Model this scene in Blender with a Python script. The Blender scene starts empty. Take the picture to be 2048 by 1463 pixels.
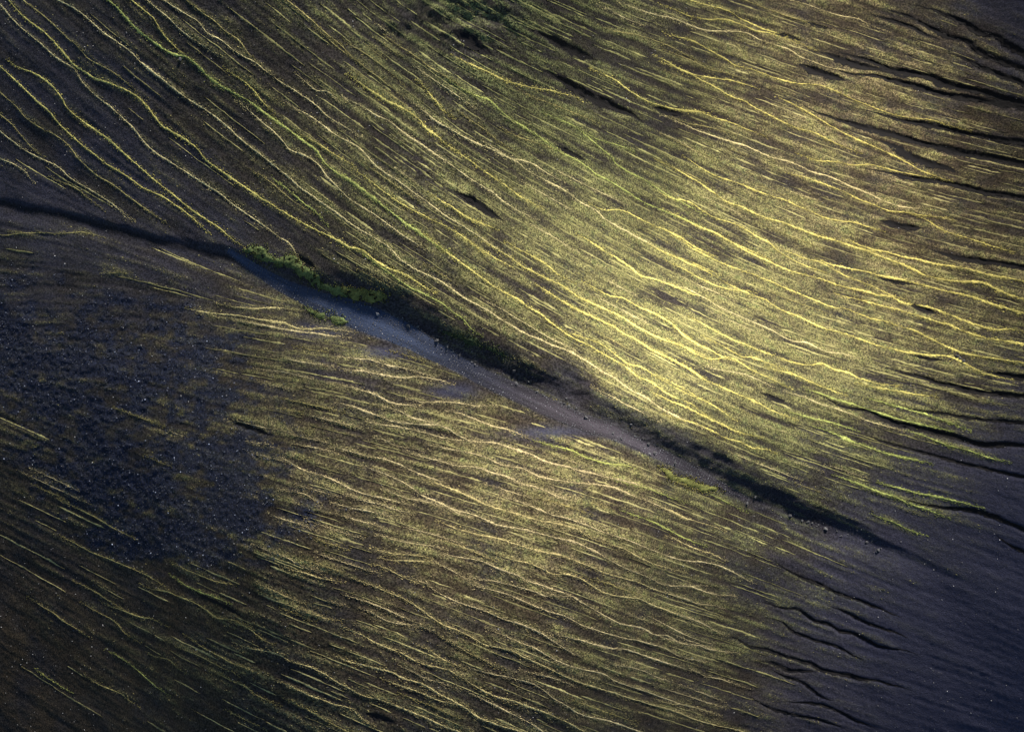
import bpy, math, random
import numpy as np
from mathutils import Vector

random.seed(7)
RNG = np.random.default_rng(11)
C = bpy.context.scene.collection
S = bpy.context.scene

# ------------------------------------------------------------------ camera, sky, sun, exposure
LENS = 40.0
FPX = 2048.0 * LENS / 36.0            # focal length in photograph pixels
HC = FPX / 20.0                       # camera height: 20 photograph pixels to a metre on level ground
cam = bpy.data.cameras.new('camera')
cam.lens = LENS; cam.sensor_width = 36.0; cam.clip_start = 1.0; cam.clip_end = 12000.0
cam_o = bpy.data.objects.new('camera', cam); C.objects.link(cam_o)
cam_o.location = (0, 0, HC)
S.camera = cam_o
S.render.resolution_x = 1024; S.render.resolution_y = 731

SUN_EL = 20.0
SUN_D = np.array([0.36, 0.933]); SUN_D /= np.linalg.norm(SUN_D)      # horizontal direction towards the sun
w = bpy.data.worlds.new('World'); S.world = w; w.use_nodes = True
nt = w.node_tree
sky = nt.nodes.new('ShaderNodeTexSky'); sky.sky_type = 'NISHITA'; sky.sun_disc = False
sky.sun_elevation = math.radians(SUN_EL); sky.sun_rotation = math.atan2(SUN_D[0], SUN_D[1])
sky.air_density = 1.0; sky.dust_density = 0.4; sky.ozone_density = 2.2
nt.links.new(sky.outputs[0], nt.nodes['Background'].inputs[0])
nt.nodes['Background'].inputs[1].default_value = 0.06
sl = bpy.data.lights.new('sun', 'SUN'); sl.energy = 5.0; sl.angle = math.radians(6.0); sl.color = (1.0, 0.93, 0.82)
sun_o = bpy.data.objects.new('sun', sl); C.objects.link(sun_o)
ce = math.cos(math.radians(SUN_EL))
sun_o.rotation_euler = Vector((SUN_D[0]*ce, SUN_D[1]*ce, math.sin(math.radians(SUN_EL)))).to_track_quat('Z', 'Y').to_euler()
sun_o.location = (40, 100, 90)
vs = S.view_settings
vs.view_transform = 'Standard'; vs.look = 'None'; vs.gamma = 1.0; vs.use_curve_mapping = False
vs.exposure = 1.3

# ------------------------------------------------------------------ small numeric helpers
def smooth(t): return t*t*(3-2*t)
def sstep(a, b, x): return smooth(np.clip((x-a)/(b-a), 0, 1))
_G = RNG.random((256, 256))
def vnoise(x, y, seed=0):
    x = np.asarray(x, float) + seed*17.31; y = np.asarray(y, float) + seed*41.77
    xi = np.floor(x).astype(int); yi = np.floor(y).astype(int)
    fx = smooth(x-xi); fy = smooth(y-yi)
    g = lambda i, j: _G[(i*1 + seed*13) & 255, (j + seed*29) & 255]
    return (g(xi, yi)*(1-fx)+g(xi+1, yi)*fx)*(1-fy) + (g(xi, yi+1)*(1-fx)+g(xi+1, yi+1)*fx)*fy
def fbm(x, y, octv=4, seed=0):
    a = 0.0; amp = 0.5; tot = 0.0
    for o in range(octv):
        a = a + amp*vnoise(x*(2**o), y*(2**o), seed+o*3); tot += amp; amp *= 0.5
    return a/tot
def bil(grid, u, v):
    """bilinear sample of grid[row, col] at float row v, col u"""
    H, W = grid.shape
    u = np.clip(u, 0, W-1.001); v = np.clip(v, 0, H-1.001)
    i = u.astype(int); j = v.astype(int); fu = u-i; fv = v-j
    return (grid[j, i]*(1-fu)+grid[j, i+1]*fu)*(1-fv) + (grid[j+1, i]*(1-fu)+grid[j+1, i+1]*fu)*fv
def cubic_up(a, n):
    """Catmull-Rom upsampling of each axis by n"""
    def ax(a):
        m = a.shape[0]; t = np.arange((m-1)*n+1)/n; i = np.minimum(t.astype(int), m-2); f = (t-i)[:, None]
        p = np.pad(a, ((1, 1), (0, 0)), mode='reflect', reflect_type='odd')
        p0, p1, p2, p3 = p[i], p[i+1], p[i+2], p[i+3]
        return p1 + 0.5*f*(p2-p0 + f*(2*p0-5*p1+4*p2-p3 + f*(3*(p1-p2)+p3-p0)))
    return ax(ax(a).T).T
def reflect(t, n):
    t = np.mod(t, 2*n); return np.where(t > n, 2*n-t, t)
def control(rows):
    a = cubic_up(np.array(rows, float), 8)
    def f(px, py):
        return bil(a, reflect(px, 2048.)/2048*(a.shape[1]-1), reflect(py, 1463.)/1463*(a.shape[0]-1))
    return f

# ------------------------------------------------------------------ wanted brightness and ground cover of the hillside (columns every 256 px, rows every 244 px)
LIGHT = control([          # wanted brightness; the ground is tilted to the sun to give it
    [.11, .13, .20, .40, .46, .68, .78, .54, .15],
    [.08, .11, .23, .56, .74, .80, .92, .74, .34],
    [.17, .22, .29, .55, .96, 1.14, 1.03, .82, .58],
    [.16, .23, .46, .56, .66, 1.28, 1.1, .85, .55],
    [.05, .08, .38, .70, .86, .84, .60, .42, .27],
    [.02, .03, .18, .45, .60, .60, .45, .28, .19],
    [.02, .02, .07, .25, .33, .35, .28, .16, .11]])
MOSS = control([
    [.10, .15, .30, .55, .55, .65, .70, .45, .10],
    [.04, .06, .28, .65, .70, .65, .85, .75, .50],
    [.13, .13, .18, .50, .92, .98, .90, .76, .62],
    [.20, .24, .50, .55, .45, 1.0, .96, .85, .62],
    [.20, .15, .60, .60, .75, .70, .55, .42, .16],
    [.04, .14, .36, .35, .45, .55, .52, .22, .03],  # moss thinned at the left so the lower corner comes out darker
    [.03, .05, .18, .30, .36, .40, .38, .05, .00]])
GREEN = control([
    [.05, .05, .35, .80, 1.0, .45, .10, .00, .00],
    [.05, .05, .25, .50, .75, .65, .20, .00, .00],
    [.00, .00, .20, .30, .40, .40, .30, .15, .05],
    [.00, .00, .10, .40, .30, .40, .35, .35, .25],
    [.00, .00, .10, .20, .20, .30, .75, .60, .25],
    [.10, .10, .10, .10, .10, .20, .80, .35, .00],
    [.20, .20, .10, .10, .10, .10, .20, .10, .00]])
ASH = control([
    [.35, .25, .05, .00, .00, .00, .00, .10, .80],
    [.45, .40, .10, .00, .00, .00, .00, .05, .35],
    [.50, .48, .38, .00, .00, .00, .00, .05, .25],
    [.20, .20, .20, .18, .10, .00, .00, .10, .30],
    [.05, .10, .00, .00, .00, .05, .25, .55, .95],
    [.00, .00, .00, .00, .00, .10, .40, .95, 1.0],
    [.00, .00, .00, .00, .00, .10, .50, .95, 1.0]])
BROWN = control([
    [.20, .20, .20, .25, .20, .40, .60, .70, .40],
    [.10, .30, .30, .45, .40, .30, .70, .90, .80],
    [.05, .10, .30, .35, .35, .30, .45, .80, .80],
    [.40, .30, .60, .60, .60, .35, .40, .45, .55],
    [.50, .30, .75, .75, .80, .80, .40, .30, .10],
    [.90, .80, .80, .80, .80, .80, .55, .20, .05],
    [.90, .90, .75, .60, .60, .60, .60, .30, .05]])
def gs(px, py, cx, cy, rx, ry): return np.exp(-((px-cx)/rx)**2-((py-cy)/ry)**2)
def SCREE(px, py):
    s = (gs(px, py, 40, 660, 200, 95)+gs(px, py, 190, 790, 190, 110)+gs(px, py, 270, 950, 150, 100)
         + 0.9*gs(px, py, 420, 1040, 170, 75) + 0.6*gs(px, py, 340, 720, 150, 90) + 0.4*gs(px, py, 470, 940, 120, 70) + 0.30*gs(px, py, 330, 900, 330, 240))
    rag = 1.1*(fbm(px/85., py/60., 3, 5)-0.5)+1.3*(fbm(px/20., py/13., 4, 6)-0.5)
    return 0.9*sstep(0.22, 0.95, 1.0*(1-np.exp(-1.6*s)) + 1.4*rag)*sstep(.04, .40, s)

# ------------------------------------------------------------------ tracings, per window of the photograph: (tone, width, points)
Z = 2048/700.
TILE = dict(A=(0, 0), B=(700, 0), C=(1348, 0), D=(0, 480), E=(700, 480), F=(1348, 480), G=(0, 963), H=(700, 963), I=(1348, 963))
TR = r'''
A t4 0,30 100,140 220,240 330,340 430,400 480,480 560,560 640,620 720,690 790,760 850,840 920,900 1000,950 1080,1000 1170,1060 1280,1130 1370,1200 1470,1270 1560,1330 1640,1390 1700,1430 1740,1500 1755,1520
A y6 50,5 110,70 190,140 260,190 320,250 370,310 420,370 480,410 560,460 650,490 720,520 780,550 830,590 880,650 940,730 1000,770 1090,820 1160,880 1210,940 1300,1005 1380,1060 1470,1120 1560,1180 1660,1240 1780,1310 1900,1370 2000,1420 2048,1450
A o3 160,20 240,80 310,140 390,220 450,270 510,340 560,370 640,410 720,470 780,520
A y7 340,0 430,45 500,95 590,180 680,240 760,300 820,360 890,420 970,480 1050,545 1140,605 1240,670 1330,740 1400,810 1490,880 1580,950 1670,1020 1760,1100 1860,1170 1960,1240 2048,1300
A g7 630,0 700,60 760,130 820,190 890,240 960,290 1020,320 1080,330 1140,370 1210,440 1290,500 1380,550 1460,595 1540,655 1620,710 1700,770 1780,830 1850,880 1890,940 1950,1000 2048,1055
A y4 780,10 840,60 900,110 940,180 990,240 1050,300 1090,335
A t3 860,0 930,60 1000,120 1060,180 1140,240 1200,275
A t3 1000,30 1080,80 1160,130 1210,190 1290,235 1360,290 1440,340 1500,370 1560,420 1640,480 1740,540 1840,610 1930,690 2048,760
A o3 1090,0 1180,70 1260,130 1330,190 1400,240 1450,310 1500,360
A y4 1370,440 1440,490 1490,540 1530,590 1580,640
A t4 1460,650 1530,710 1600,770 1660,830 1700,880 1780,910 1860,960 1920,1040 2000,1120 2048,1160
A y4 1780,800 1850,835 1920,880 2000,930 2048,960
A t3 1740,640 1830,690 1900,740 1980,800 2048,850
A y4 0,390 60,445 130,510 210,590 280,650 330,710 400,780 480,850 560,910 640,970 740,1030 840,1100 950,1150 1040,1210 1120,1270 1200,1345
A y5 100,390 200,430 290,490 350,560 400,640 470,700 550,755 640,820 730,900 820,980 910,1060 1000,1130 1100,1210 1200,1280 1290,1340 1360,1400
A o3 20,560 90,620 140,680 220,740 320,790 400,850 450,920 500,970 570,1030 660,1080 750,1150 850,1220 950,1290
A o3 0,670 70,730 120,790 170,850 220,890
A t4 0,770 60,820 130,870 220,920 330,970 400,1035 480,1085 560,1130 640,1180 700,1230 750,1270
A t3 0,930 80,960 140,1000 170,1040
A o3 320,1050 400,1080 470,1120 540,1180
A o2 30,1375 120,1365 230,1360 340,1365 430,1360 490,1358
A o3 1500,1010 1590,1070 1660,1130 1720,1180 1800,1230
A g4 1700,1120 1780,1190 1850,1240 1900,1300
A o3 1700,20 1800,100 1900,190 2000,270 2048,310
A o3 1900,210 1980,280 2048,330
A t3 1780,470 1850,530 1920,540 1990,600
B y8 60,490 130,540 210,590 290,630 360,670 410,710 450,760 510,800 560,840
B t4 0,590 80,630 160,680 230,710 290,760 360,810 420,850 480,890 540,930 610,980 680,1030 760,1080 840,1130 900,1180 980,1230 1060,1270
B t5 350,590 430,650 500,710 580,755 660,800 740,840 820,870 900,910 980,950 1040,1000 1130,1050 1210,1090 1290,1140 1360,1190 1440,1230 1490,1280 1560,1320 1650,1370 1730,1410 1820,1463
B y5 630,890 700,940 770,990 840,1040 910,1085 980,1140 1050,1180 1090,1200
B t4 0,820 60,870 130,950 200,1010 280,1060 350,1110 420,1160 500,1220 570,1270 640,1310 700,1350 780,1400 870,1460
B y4 130,1070 210,1130 280,1180 350,1220 430,1260 510,1300 570,1330 640,1370 720,1430 760,1463
B t4 0,1060 70,1110 150,1170 240,1240 310,1300 390,1350 470,1410 550,1460
B y3 0,1170 80,1220 150,1260 220,1310 300,1370 380,1420
B t5 0,1310 70,1350 140,1390 220,1440 250,1463
B y6 540,1180 610,1220 680,1270 750,1300 830,1330
B g5 670,530 740,560 820,590 870,640 930,690 1010,740 1090,790 1160,840 1230,890 1310,930 1390,980 1440,1020 1520,1060 1620,1120 1720,1180 1810,1220 1900,1260 2000,1300 2048,1320
B o4 960,790 1040,820 1130,850 1220,880
B y4 640,350 720,385 800,420 880,460 970,490 1070,515 1160,530 1280,555
B g4 1200,690 1270,720 1340,760 1410,820 1470,870 1530,920 1560,960 1640,1010 1720,1050 1800,1100 1880,1150 1960,1190 2048,1240
B y5 1470,430 1550,470 1620,520 1690,565 1760,600 1850,625 1930,640 2048,650
B y4 1860,360 1930,400 2000,430 2048,455
B g4 1470,820 1540,840 1600,860
B t4 1290,1040 1370,1080 1450,1120 1540,1160
B y5 1500,1230 1590,1230 1680,1270 1760,1310 1840,1340 1920,1380 2000,1430 2048,1460
B y6 440,520 490,580 540,640
B o3 0,260 80,310 150,360 230,420 300,480
B o3 0,340 90,400 160,450 210,490
B o4 1900,980 1970,1010 2048,1050
B t3 1540,70 1590,100 1640,120
B t3 1700,60 1800,90 1900,110 2000,150
B o3 1860,800 1960,850 2048,890
B o3 1570,190 1700,210 1850,260 1950,310 2048,360
B t4 1000,920 1070,960 1130,1000 1220,1050
B t4 1110,1340 1180,1380 1260,1430
B o3 300,280 380,330 470,400 560,450
B o3 700,700 790,760 860,820
B g4 880,890 940,930 1010,960
B o4 1100,580 1180,610 1280,650 1380,690
C y4 0,55 100,95 200,110 300,110 400,140 480,175 560,190 640,220
C y4 130,10 220,35 320,60 400,105 470,140 540,170 620,195 700,225 760,260
C t4 0,110 80,140 170,170 240,180 340,180 430,190 510,230 600,260 680,290 740,330 820,360 900,390 980,405
C y5 0,390 90,430 170,470 250,510 330,560 420,590 480,630 560,670 640,710 720,745 810,770 880,800 960,840 1060,880
C y4 360,380 450,400 540,430 620,460 720,485 800,490 870,500 950,530 1040,575 1130,610 1230,650 1320,675 1400,690 1500,700 1600,730 1700,760
C t3 170,430 250,455 330,465 420,490
C y4 0,640 80,650 150,650 220,680 320,710 420,750
C t5 0,700 140,760 250,800 350,830 430,855 510,890 580,920 660,940 740,970 800,1000 880,1020 950,1045 1020,1080 1090,1110 1160,1140 1230,1175 1320,1205 1430,1220
C y5 700,1020 770,1035 840,1060 920,1090 1000,1120 1080,1160 1160,1190 1250,1230 1360,1240 1460,1260 1560,1270
C y5 90,930 160,980 230,1020 310,1050 400,1080 470,1110 550,1140 640,1165 720,1200 800,1235 880,1270 960,1290 1060,1300 1150,1330
C y6 0,980 90,1030 170,1080 240,1130 310,1180 400,1210 480,1250 560,1280 640,1300 720,1330 800,1360 870,1385 960,1410 1050,1440 1140,1463
C y5 0,1160 90,1180 170,1230 240,1270 330,1300 400,1330 480,1380 560,1420 620,1450
C y6 0,1250 80,1290 160,1330 240,1360 310,1400 380,1435 440,1463
C y5 0,1365 60,1400 120,1440 170,1463
C y4 860,940 960,945 1050,965 1150,960 1250,985 1350,1010 1450,1030
C t3 900,90 1000,95 1080,110 1140,140
C y5 690,600 800,660 880,710 970,760 1070,810 1180,860 1290,910 1370,950 1450,1000 1560,1040
C o3 0,210 120,240 210,290 300,340 350,370
C o4 0,310 120,360 200,400 300,420
C y5 1440,1270 1500,1300 1560,1340 1640,1370 1740,1400 1860,1440
C t3 0,810 80,850 150,900
C o3 700,0 800,30 900,50
C o3 450,10 560,50 660,90 760,120
C o3 100,720 200,740 300,770
D y5 1400,395 1500,400 1600,395 1660,400
D y6 1230,425 1320,435 1420,445 1500,460 1580,475 1660,485 1720,510 1800,520 1880,515
D t5 1500,490 1600,510 1680,525 1750,535 1840,545 1930,560 2000,565
D t4 1760,520 1860,515 1990,525
D t4 1700,700 1780,715 1860,725
D t4 1580,760 1660,770 1740,790
D t5 1900,1045 1980,1065 2048,1080
D t4 1760,1150 1840,1165
D t4 1440,1070 1520,1090 1590,1100
D o3 640,195 700,190
D t4 1760,1200 1850,1215
D t4 1690,1290 1770,1340 1860,1370 1950,1400 2048,1430
D t4 1540,1260 1620,1280
D t4 1480,1180 1560,1190
E g6 0,40 70,60 150,120 220,165 300,195 370,230 430,270 470,290
E t5 250,70 300,120 380,170 460,210 530,240 600,290 670,340 740,375 820,420 890,465 960,510 1030,550 1110,580 1190,615 1270,645 1340,680 1420,730 1480,770 1540,800 1590,840 1660,885 1730,920 1800,970 1870,1010 1950,1050 2048,1085
E g4 90,90 170,150 240,200 310,250 380,290 440,330
E y5 480,0 550,60 620,110 700,170 770,220 840,270 910,310 980,345 1040,390 1110,430 1170,480 1240,530 1310,575 1390,610 1470,660 1560,710 1620,745 1690,800 1760,830 1830,880 1900,920 2000,960 2048,1000
E y5 690,0 760,50 840,100 920,140
E y6 790,10 870,60 950,110 1010,155 1080,190 1150,225 1230,260 1290,300 1350,340 1430,375 1510,410 1590,450 1670,500 1750,545 1830,580 1920,610 2048,660
E y5 1000,60 1060,90 1130,130 1180,170 1220,200 1290,240
E y6 1170,310 1230,350 1300,390 1380,430 1450,460 1530,500 1600,545 1680,585 1740,625 1820,670 1900,710 1970,750 2048,790
E y6 1410,10 1470,50 1540,90 1600,130 1660,170 1700,205 1770,225 1850,250 1930,280 2000,310 2048,325
E y6 1740,10 1800,50 1880,85 1960,115 2048,150
E y5 1460,295 1520,325 1600,340 1670,380 1740,410 1810,445 1870,480 1930,530 1990,570 2048,610
E t4 820,370 900,410 960,450 1030,490 1110,540 1180,580 1250,610
E y4 1280,540 1370,570 1450,600 1530,650 1620,720 1700,740 1780,790 1850,830 1900,860 1980,900 2048,930
E g3 470,320 540,370 600,420 660,460 700,510
E t6 0,690 80,695 150,710 230,735 300,745 370,765
E t5 0,760 80,765 170,785 250,800 330,805 410,800 480,810
E t5 0,860 80,880 160,910 230,945 300,960 390,970
E t5 440,950 540,945 640,955 730,970 820,970
E t5 40,980 110,1010 180,1030 250,1060 340,1070 430,1080 510,1080 570,1100 620,1135 680,1165 760,1180 840,1185 920,1210 1000,1235 1070,1260 1130,1290 1200,1310 1280,1330 1360,1355 1440,1380
E t4 300,1005 370,1040 450,1060
E t4 200,1080 300,1095 420,1120 520,1150 600,1165 680,1172
E t4 660,1020 760,1060 840,1090 930,1110 1000,1140
E t4 20,1240 100,1265 200,1280 280,1305 350,1340 420,1370 490,1395
E t5 200,1170 270,1200 350,1215
E t5 640,1320 740,1330 830,1360 920,1385 1010,1425 1100,1450
E t5 110,1330 190,1360 260,1390 330,1420
E t4 440,1270 520,1290 590,1310
E t4 800,1290 900,1320 1010,1335 1100,1380 1180,1400 1300,1420 1400,1440
E t4 1400,1290 1500,1310 1600,1320
E g5 1420,1360 1500,1390 1600,1410 1700,1440
E g4 1200,1210 1290,1230 1370,1260
E t4 480,1200 580,1220 680,1240 780,1250
F y7 950,0 1030,30 1120,60 1200,90 1280,120 1350,145 1410,175 1470,205 1550,225 1640,240 1740,245 1820,255 1880,285 1950,315 2048,345
F y6 1050,10 1150,50 1250,70 1340,95 1440,115 1540,140 1640,155 1740,175 1860,205 1960,225 2048,240
F y7 320,0 400,50 480,90 550,120 620,155 700,185 780,205 860,225 940,255 1020,280 1100,295 1190,320 1270,330 1340,365 1420,380 1500,395 1580,425 1660,455 1740,485 1830,515 1900,525 1960,520
F y4 700,80 780,110 850,125 930,165 1000,205 1090,240 1170,270 1250,310
F y6 40,0 120,50 200,95 270,130 350,160 420,185 500,215 580,245 650,280 730,310 800,340 870,370 940,395 1000,400 1080,430 1160,460 1240,475 1320,505 1400,525 1480,565 1560,605 1640,640 1720,665 1800,680 1900,695 2048,720
F y6 0,95 80,130 160,165 240,210 320,255 390,290 460,320 540,350 600,390 660,420 740,450 820,490 890,520 970,540 1040,560 1120,590 1210,620 1300,640 1400,660 1500,675 1570,690
F t4 0,265 70,280 140,315 210,355 280,400 350,430 430,465 510,500 580,530 640,565 700,590 780,600 840,630 900,655 970,660 1050,680
F t4 600,80 690,110 770,150 850,175
F y7 960,150 1060,170 1150,190 1240,215 1330,230 1430,255 1520,280 1630,305 1740,330 1850,370 1950,400 2048,430
F y7 1050,340 1130,360 1220,385 1320,410 1420,440 1520,470 1620,500 1720,540 1820,570 1930,590 2048,610
F y6 190,500 270,545 340,580 420,610 490,640 560,665 640,695 720,720 800,730 870,720 940,755 1020,775 1090,800
F y6 0,500 50,550 90,580 160,620 210,640 280,680 350,690 430,745 500,780 570,810 650,850
F y7 0,600 70,630 140,670 220,695 290,690
F y6 0,700 70,740 130,780 200,825 280,860 350,890 420,920 490,950 560,990 640,1020
F y5 0,840 60,870 140,920 200,950 270,990 340,1040
F y6 0,950 80,980 160,1020 230,1055 310,1095 400,1130 480,1145
F y5 0,1040 80,1060 160,1085 230,1120 310,1160 390,1180 460,1215 520,1220
F y6 250,600 320,640 400,680 470,690 540,715
F y6 600,760 690,780 770,815 850,850 930,880
F t4 700,900 780,925 860,960 950,985 1040,1020 1130,1055 1220,1080
F g8 880,1110 960,1140 1050,1180 1140,1210 1230,1245 1330,1270 1430,1290
F g5 700,1010 800,1040 900,1060 1000,1090
F g7 880,905 960,935 1050,960 1130,990 1220,1018 1320,1048 1420,1072 1540,1098
F g7 1260,960 1370,990 1480,1020 1600,1060 1700,1100
F g4 1100,820 1200,840 1280,850
F t3 230,750 330,770 430,790 540,840
F y4 80,180 170,230 260,270 350,290 450,300
F y6 1180,860 1290,880 1400,900 1500,910
F g6 1600,660 1700,720 1800,775 1900,800
F g5 1480,1150 1600,1200 1720,1230 1840,1270
G y4 250,735 310,770 370,820 440,860 490,895
G y4 430,360 500,400 570,430 650,460 730,490 800,520 870,555 930,590
G t4 660,735 730,760 810,790 880,800 950,830
G o3 480,610 560,650 620,690
G y3 580,770 640,800 690,840 710,870
G t4 900,630 980,640 1050,670 1130,700 1200,740 1270,790 1350,800
G y4 1110,520 1190,550 1270,580 1350,595
G g4 1040,570 1100,610 1170,640 1230,660
G y4 1130,920 1200,970 1280,1010 1350,1050 1430,1080
G y3 1080,980 1160,1010 1240,1050 1320,1090
G t5 1460,970 1550,985 1640,1010 1710,1050 1780,1080
G y5 1800,1060 1880,1110 1960,1160 2048,1200
G y5 1740,1210 1820,1250 1890,1270 1960,1300 2048,1310
G o5 1760,1310 1840,1350 1920,1400 2000,1440
G t4 1600,410 1680,440 1740,475 1820,510
G y4 1720,515 1800,535 1870,560 1970,580
G y4 1830,770 1900,795 1970,805
G y4 1600,630 1680,670 1750,700
G g3 730,1050 800,1100 860,1150 920,1200
G o3 910,1020 990,1040 1050,1090
G o4 480,170 560,210 640,260 720,300
G t3 280,60 350,90
G t4 1390,830 1450,850 1530,910
G o4 1340,1150 1430,1190 1500,1240 1560,1270
G t4 1700,55 1780,70 1850,110
G t4 1900,260 1980,290 2048,310
G g3 240,1130 300,1170
G o3 600,1200 700,1240 740,1270
H t5 300,0 370,40 420,80 500,110 580,150 650,190 720,215
H y5 570,30 640,60 710,90 770,120 850,150 940,175 1020,200 1090,220 1170,235 1260,255 1340,280 1390,320 1450,345 1540,370 1620,400 1690,440 1770,475 1850,500 1930,520
H t5 640,170 740,200 830,240 920,265 1010,275 1100,300 1200,325 1290,345 1370,375 1440,410 1510,450 1590,495 1680,530 1750,560 1820,595 1890,610 1980,610 2048,605
H t4 240,60 330,95 420,110 500,130
H t5 0,150 80,165 170,185 240,195
H t4 90,110 170,130 250,155
H t4 0,60 100,75 180,90 260,110
H y5 690,295 780,315 870,330 940,355 1020,380 1090,400 1170,415 1240,430 1330,465 1420,500 1500,535 1590,560 1680,580 1760,620 1850,650 1940,680 2048,720
H y5 540,240 610,270 680,290
H t4 400,285 480,305 560,330
H t4 590,430 680,445 760,460 830,490 910,520 980,545 1050,580 1130,605 1200,630 1280,660 1350,700 1430,745 1510,790 1580,825 1660,840 1740,865
H y4 660,380 730,410 800,440
H y4 980,460 1060,480 1130,510 1190,540 1270,540 1350,565 1420,610 1500,650 1590,670 1680,680 1760,715 1850,750 1950,790 2048,830
H o4 1430,575 1510,590 1580,620 1680,650
H t4 760,570 850,580 930,600 1010,620 1080,640 1140,665 1200,660
H t4 780,620 860,640 940,665 1020,700 1110,735 1190,765 1270,790 1350,830 1430,860 1510,885 1600,910 1680,925 1760,945 1830,965 1900,1000
H t4 450,600 520,650 600,690 680,720 760,745 830,770 890,800 970,820 1050,850 1130,890 1190,930 1260,975 1310,1000
H y4 220,510 300,550 370,580
H t4 120,600 190,630 260,660 330,690 390,720
H y4 420,755 490,800 560,840 640,870 720,910 790,950 870,965 940,985 1010,1020 1090,1055 1170,1090 1250,1130 1330,1165 1410,1190 1490,1215 1570,1240 1660,1270 1760,1300 1860,1330 1960,1350
H t4 860,880 930,910 1000,940 1080,970 1150,1010 1230,1050 1310,1080 1400,1100 1480,1120 1550,1160 1630,1190 1720,1220 1800,1250 1880,1280 1960,1310 2048,1330
H y5 560,920 630,960 700,1000 750,1020 820,1060
H t5 1200,890 1290,910 1380,930 1460,955 1530,970 1600,975 1680,1000 1770,1030 1860,1060 1950,1090
H t4 140,770 210,810 290,830 380,840 450,855
H y5 0,870 80,900 150,940 220,970 300,1000 370,1040 450,1070 530,1085 600,1110 660,1145 730,1190 800,1230 880,1260 960,1280 1040,1310 1130,1340 1200,1370 1270,1400 1340,1440
H y4 490,1000 540,1035 600,1060
H t4 750,1100 830,1120 910,1135 990,1155 1070,1180 1140,1220 1190,1260 1260,1300 1330,1345 1400,1370 1480,1385 1560,1410 1650,1445
H y5 0,1050 80,1070 160,1090 240,1110 320,1150 400,1170 460,1200 530,1240 600,1275 680,1320 740,1365 820,1400 900,1430 1000,1455
H y5 320,1200 400,1225 480,1260 560,1285 630,1300
H y4 0,1215 80,1250 170,1270 250,1300 330,1330 400,1360 480,1395 560,1430 620,1450
H y5 0,1330 60,1370 110,1410
H t4 1040,1110 1130,1130 1200,1150
H t4 1560,1070 1650,1085 1730,1110 1790,1140 1850,1160
H y4 1700,850 1780,890 1860,900 1920,935 2000,955 2048,960
H t3 1780,800 1860,840 1930,880 2000,910
H g5 1370,0 1460,20 1560,35
H g6 1590,60 1670,90 1740,115 1810,145 1880,180 1950,205
H g4 1650,20 1740,40 1820,75 1890,100
H t4 960,0 1060,25 1140,50 1220,90 1320,115
H t4 950,100 1030,130 1100,160 1180,190 1290,220 1400,260 1500,300 1600,330
H y4 1640,345 1720,380 1800,410 1880,440 1960,460 2048,475
H t3 0,670 100,700 200,740 290,780
H t3 240,330 320,350 410,365 500,380
H y4 260,420 340,425 400,430
H y4 260,460 340,460 440,465
H t4 520,480 600,520 660,555
H t3 370,1110 450,1150 520,1170
H t4 740,1250 820,1290 900,1330 980,1370 1060,1410 1120,1450
H g4 1700,210 1780,240 1880,290 1960,330
I t4 0,605 90,610 150,630 210,650 270,665 330,665
I t4 0,665 70,685 130,710 210,720
I g7 200,470 260,490 330,520 390,550 440,580
I y6 0,335 80,370 150,400 220,420 280,450
I y5 0,180 70,215 150,240 220,260
I t4 0,890 70,920 140,945
I t4 0,930 70,950 140,955 200,980 270,990 350,1000
I y4 0,1010 80,1035 180,1050
I y5 0,1300 80,1310 150,1330
I t3 110,1100 190,1140 280,1160 370,1190
I t3 100,1210 200,1250 270,1280
I y5 30,1370 120,1390 220,1420 330,1445
I t4 0,770 80,790 170,830 240,870
I g8 1050,0 1100,20 1200,60 1300,90 1380,130 1480,160 1570,200
I g6 1250,20 1400,60 1550,90 1680,120
I g4 1290,240 1350,270
I g4 250,90 330,130 400,170
'''
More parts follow.
